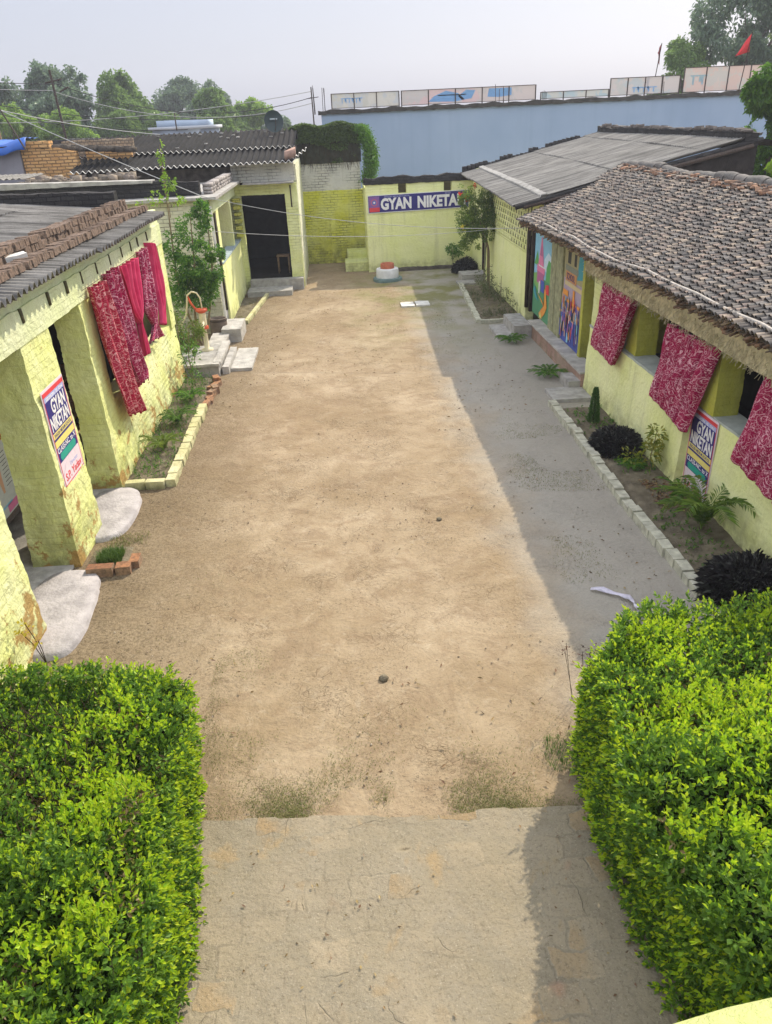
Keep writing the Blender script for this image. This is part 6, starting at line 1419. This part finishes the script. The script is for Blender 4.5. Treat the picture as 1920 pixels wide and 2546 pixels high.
# dry weeds beside the right hedge
th = thing('dry_weed', (1.7, 5.2, 0), 'dry brown seed heads rising behind the right hedge corner', 'weed'); m = MB(); n = 22
P = np.stack([RNG.uniform(1.75, 2.35, n), RNG.uniform(4.7, 5.0, n), np.zeros(n)], 1); D = np.stack([RNG.normal(0, .12, n), RNG.normal(0, .12, n), np.ones(n)], 1); stems(m, P, D, .60, .0025); m.build('stalks', HCORE, th, False)
m = MB(); Q = np.repeat(P+unit(D)*.57, 8, 0)+RNG.normal(0, .03, (n*8, 3)); leaves(m, Q, RNG.normal(0, 1, Q.shape), .025, .015); m.build('seed_heads', leaf('brown_seed', [(.12, .06, .04), (.2, .11, .06)], .1), th, False)
th = thing('yellow_weed', (-3.15, 6.0, 0), 'thin plant with yellow leaves against the nearest left pillar', 'weed'); m = MB()
for (dx, dz) in ((-.10, .45), (.03, .35), (-.04, .55)): m.tube([(-3.12, 5.98, 0), (-3.12+dx*.5, 5.95, dz*.6), (-3.12+dx, 5.9, dz)], .004, 5)
m.build('stems', HCORE, th); m = MB(); Q = np.array([(-3.22, 5.9, .45), (-3.09, 5.9, .35), (-3.16, 5.9, .55)]); Q = np.repeat(Q, 9, 0)+RNG.normal(0, .03, (27, 3)); leaves(m, Q, RNG.normal(0, 1, Q.shape), .05, .03); m.build('leaves', leaf('yellow_weed_leaf', [(.5, .42, .03), (.6, .5, .05)], .4), th, False)

# litter and stones ----------------------------------------------------------------
def pebbles(mb, P, s):
    for p in P:
        q = s*random.uniform(.5, 1.5); mb.box(p[0]-q, p[0]+q, p[1]-q*.8, p[1]+q*.8, p[2]-q*.3, p[2]+q*.7, q*.35, random.uniform(0, 3))
m = MB(); P = scatter(2200, -2.6, 3.4, 4.0, 22, .0, 1.1, 3); pebbles(m, P, .0055); o = m.build('pebbles', island('grit', [(.20, .15, .10), (.42, .36, .28), (.30, .22, .15), (.12, .09, .07)], .95, .4)); tag(o, 'small pebbles and grit scattered over the dirt', 'pebbles', kind='stuff')
m = MB(); P = scatter(1500, -2.6, 3.4, 3.9, 24, .05, .9, 5)+np.array([0, 0, .012]); D = RNG.normal(0, 1, P.shape)*np.array([1, 1, .15]); leaves(m, P, D, .05, .02); P = scatter(160, -1.3, 1.5, 1.5, 3.7, -.2)+np.array([0, 0, .115]); leaves(m, P, RNG.normal(0, 1, P.shape)*np.array([1, 1, .15]), .03, .016); P = scatter(500, 3.9, 4.4, 8.0, 9.0, -.5)+np.array([0, 0, .05]); leaves(m, P, RNG.normal(0, 1, P.shape)*np.array([1, 1, .2]), .05, .03)
o = m.build('leaf_litter', leaf('dead_leaf', [(.12, .06, .03), (.25, .14, .07), (.35, .26, .10), (.08, .05, .03)], .1), None, False); tag(o, 'dry leaves scattered over yard and paving', 'leaf litter', kind='stuff')
m = MB(); m.lathe((.15, 5.38, -.01), [(.0, 0), (.042, .008), (.048, .025), (.03, .048), (0, .055)], 9); tag(m.build('clod', SOIL), 'dark clod of earth alone in the sunlit yard before the paving', 'clod')
m = MB(); m.lathe((1.06, 8.38, -.01), [(.0, 0), (.034, .006), (.036, .02), (.02, .034), (0, .038)], 9); tag(m.build('clod', SOIL), 'small dark clod beside the shadow edge in mid yard', 'clod')
m = MB(); m.rough(.30, .56, 10.7, 10.95, -.01, .008, .03, .012); o = m.build('clod', SOIL); bpy.data.objects.remove(o)
m = MB()
pts = [(2.46, 6.55), (2.52, 6.52), (2.58, 6.50), (2.66, 6.42), (2.72, 6.40), (2.76, 6.34), (2.80, 6.32), (2.82, 6.24), (2.80, 6.18), (2.83, 6.12), (2.78, 6.04), (2.80, 5.98)]
V = []
for i, (a, b) in enumerate(pts):
    w = .014+.012*abs(math.sin(i*2.3)); V += [(a-w*.6, b-w, .02+.02*abs(math.sin(i*1.7))), (a+w*.6, b+w, .03+.025*abs(math.sin(i*2.3)))]
m.add(V, [[2*i, 2*i+1, 2*i+3, 2*i+2] for i in range(len(pts)-1)]); o = m.build('plastic_strip', plain('lilac_plastic', (.55, .52, .60), .35, .3, 14, 0, .5)); tag(o, 'crumpled lilac and white plastic strip on the shaded dirt by the hedge', 'litter'); s = o.modifiers.new('t', 'SOLIDIFY'); s.thickness = .002

# balcony parapet below the camera --------------------------------------------------
pb = thing('balcony_parapet', (.9, .35, 3.3), 'rounded yellow plaster lip of the balcony parapet at the bottom right corner', 'parapet'); m = MB()
V = []; F = []; n = 40; k = 10
for i in range(n):
    x = -1.5+3.6*i/(n-1); yy = .512+.07*(x-.26)+.006*math.sin(x*14+1); zz = 3.6+.004*math.sin(x*14)+.02*max(0, x-.2)
    for j in range(k):
        t = math.pi*(j/(k-1)); V.append((x, yy-.16+.16*math.cos(t)*1.0, zz-.05+.05*math.sin(t)))
for i in range(n-1):
    for j in range(k-1): F.append([i*k+j, i*k+j+1, (i+1)*k+j+1, (i+1)*k+j])
m.add(V, F); m.build('coping', lime('yellow_parapet_wash', (.46, .50, .15), (.40, .42, .24), brick=.05, stain=.6, joints=.0), pb)
m = MB(); m.box(-1.5, 2.1, .19, .44, 2.4, 3.56); m.build('face', YELR, pb)

# haze ---------------------------------------------------------------------------------
t = NT('haze_air'); pv = t.n('VolumePrincipled'); pv.inputs['Color'].default_value = (.86, .90, 1.0, 1); pv.inputs['Density'].default_value = .0012; pv.inputs['Anisotropy'].default_value = .2
t.t.links.new(pv.outputs[0], t.out.inputs['Volume'])
m = MB(); m.box(-152, 152, -62, 152, -1.1, 13.5); tag(m.build('haze', t.m, None, False), kind='stuff', label='pale morning haze in the air', cat='haze')
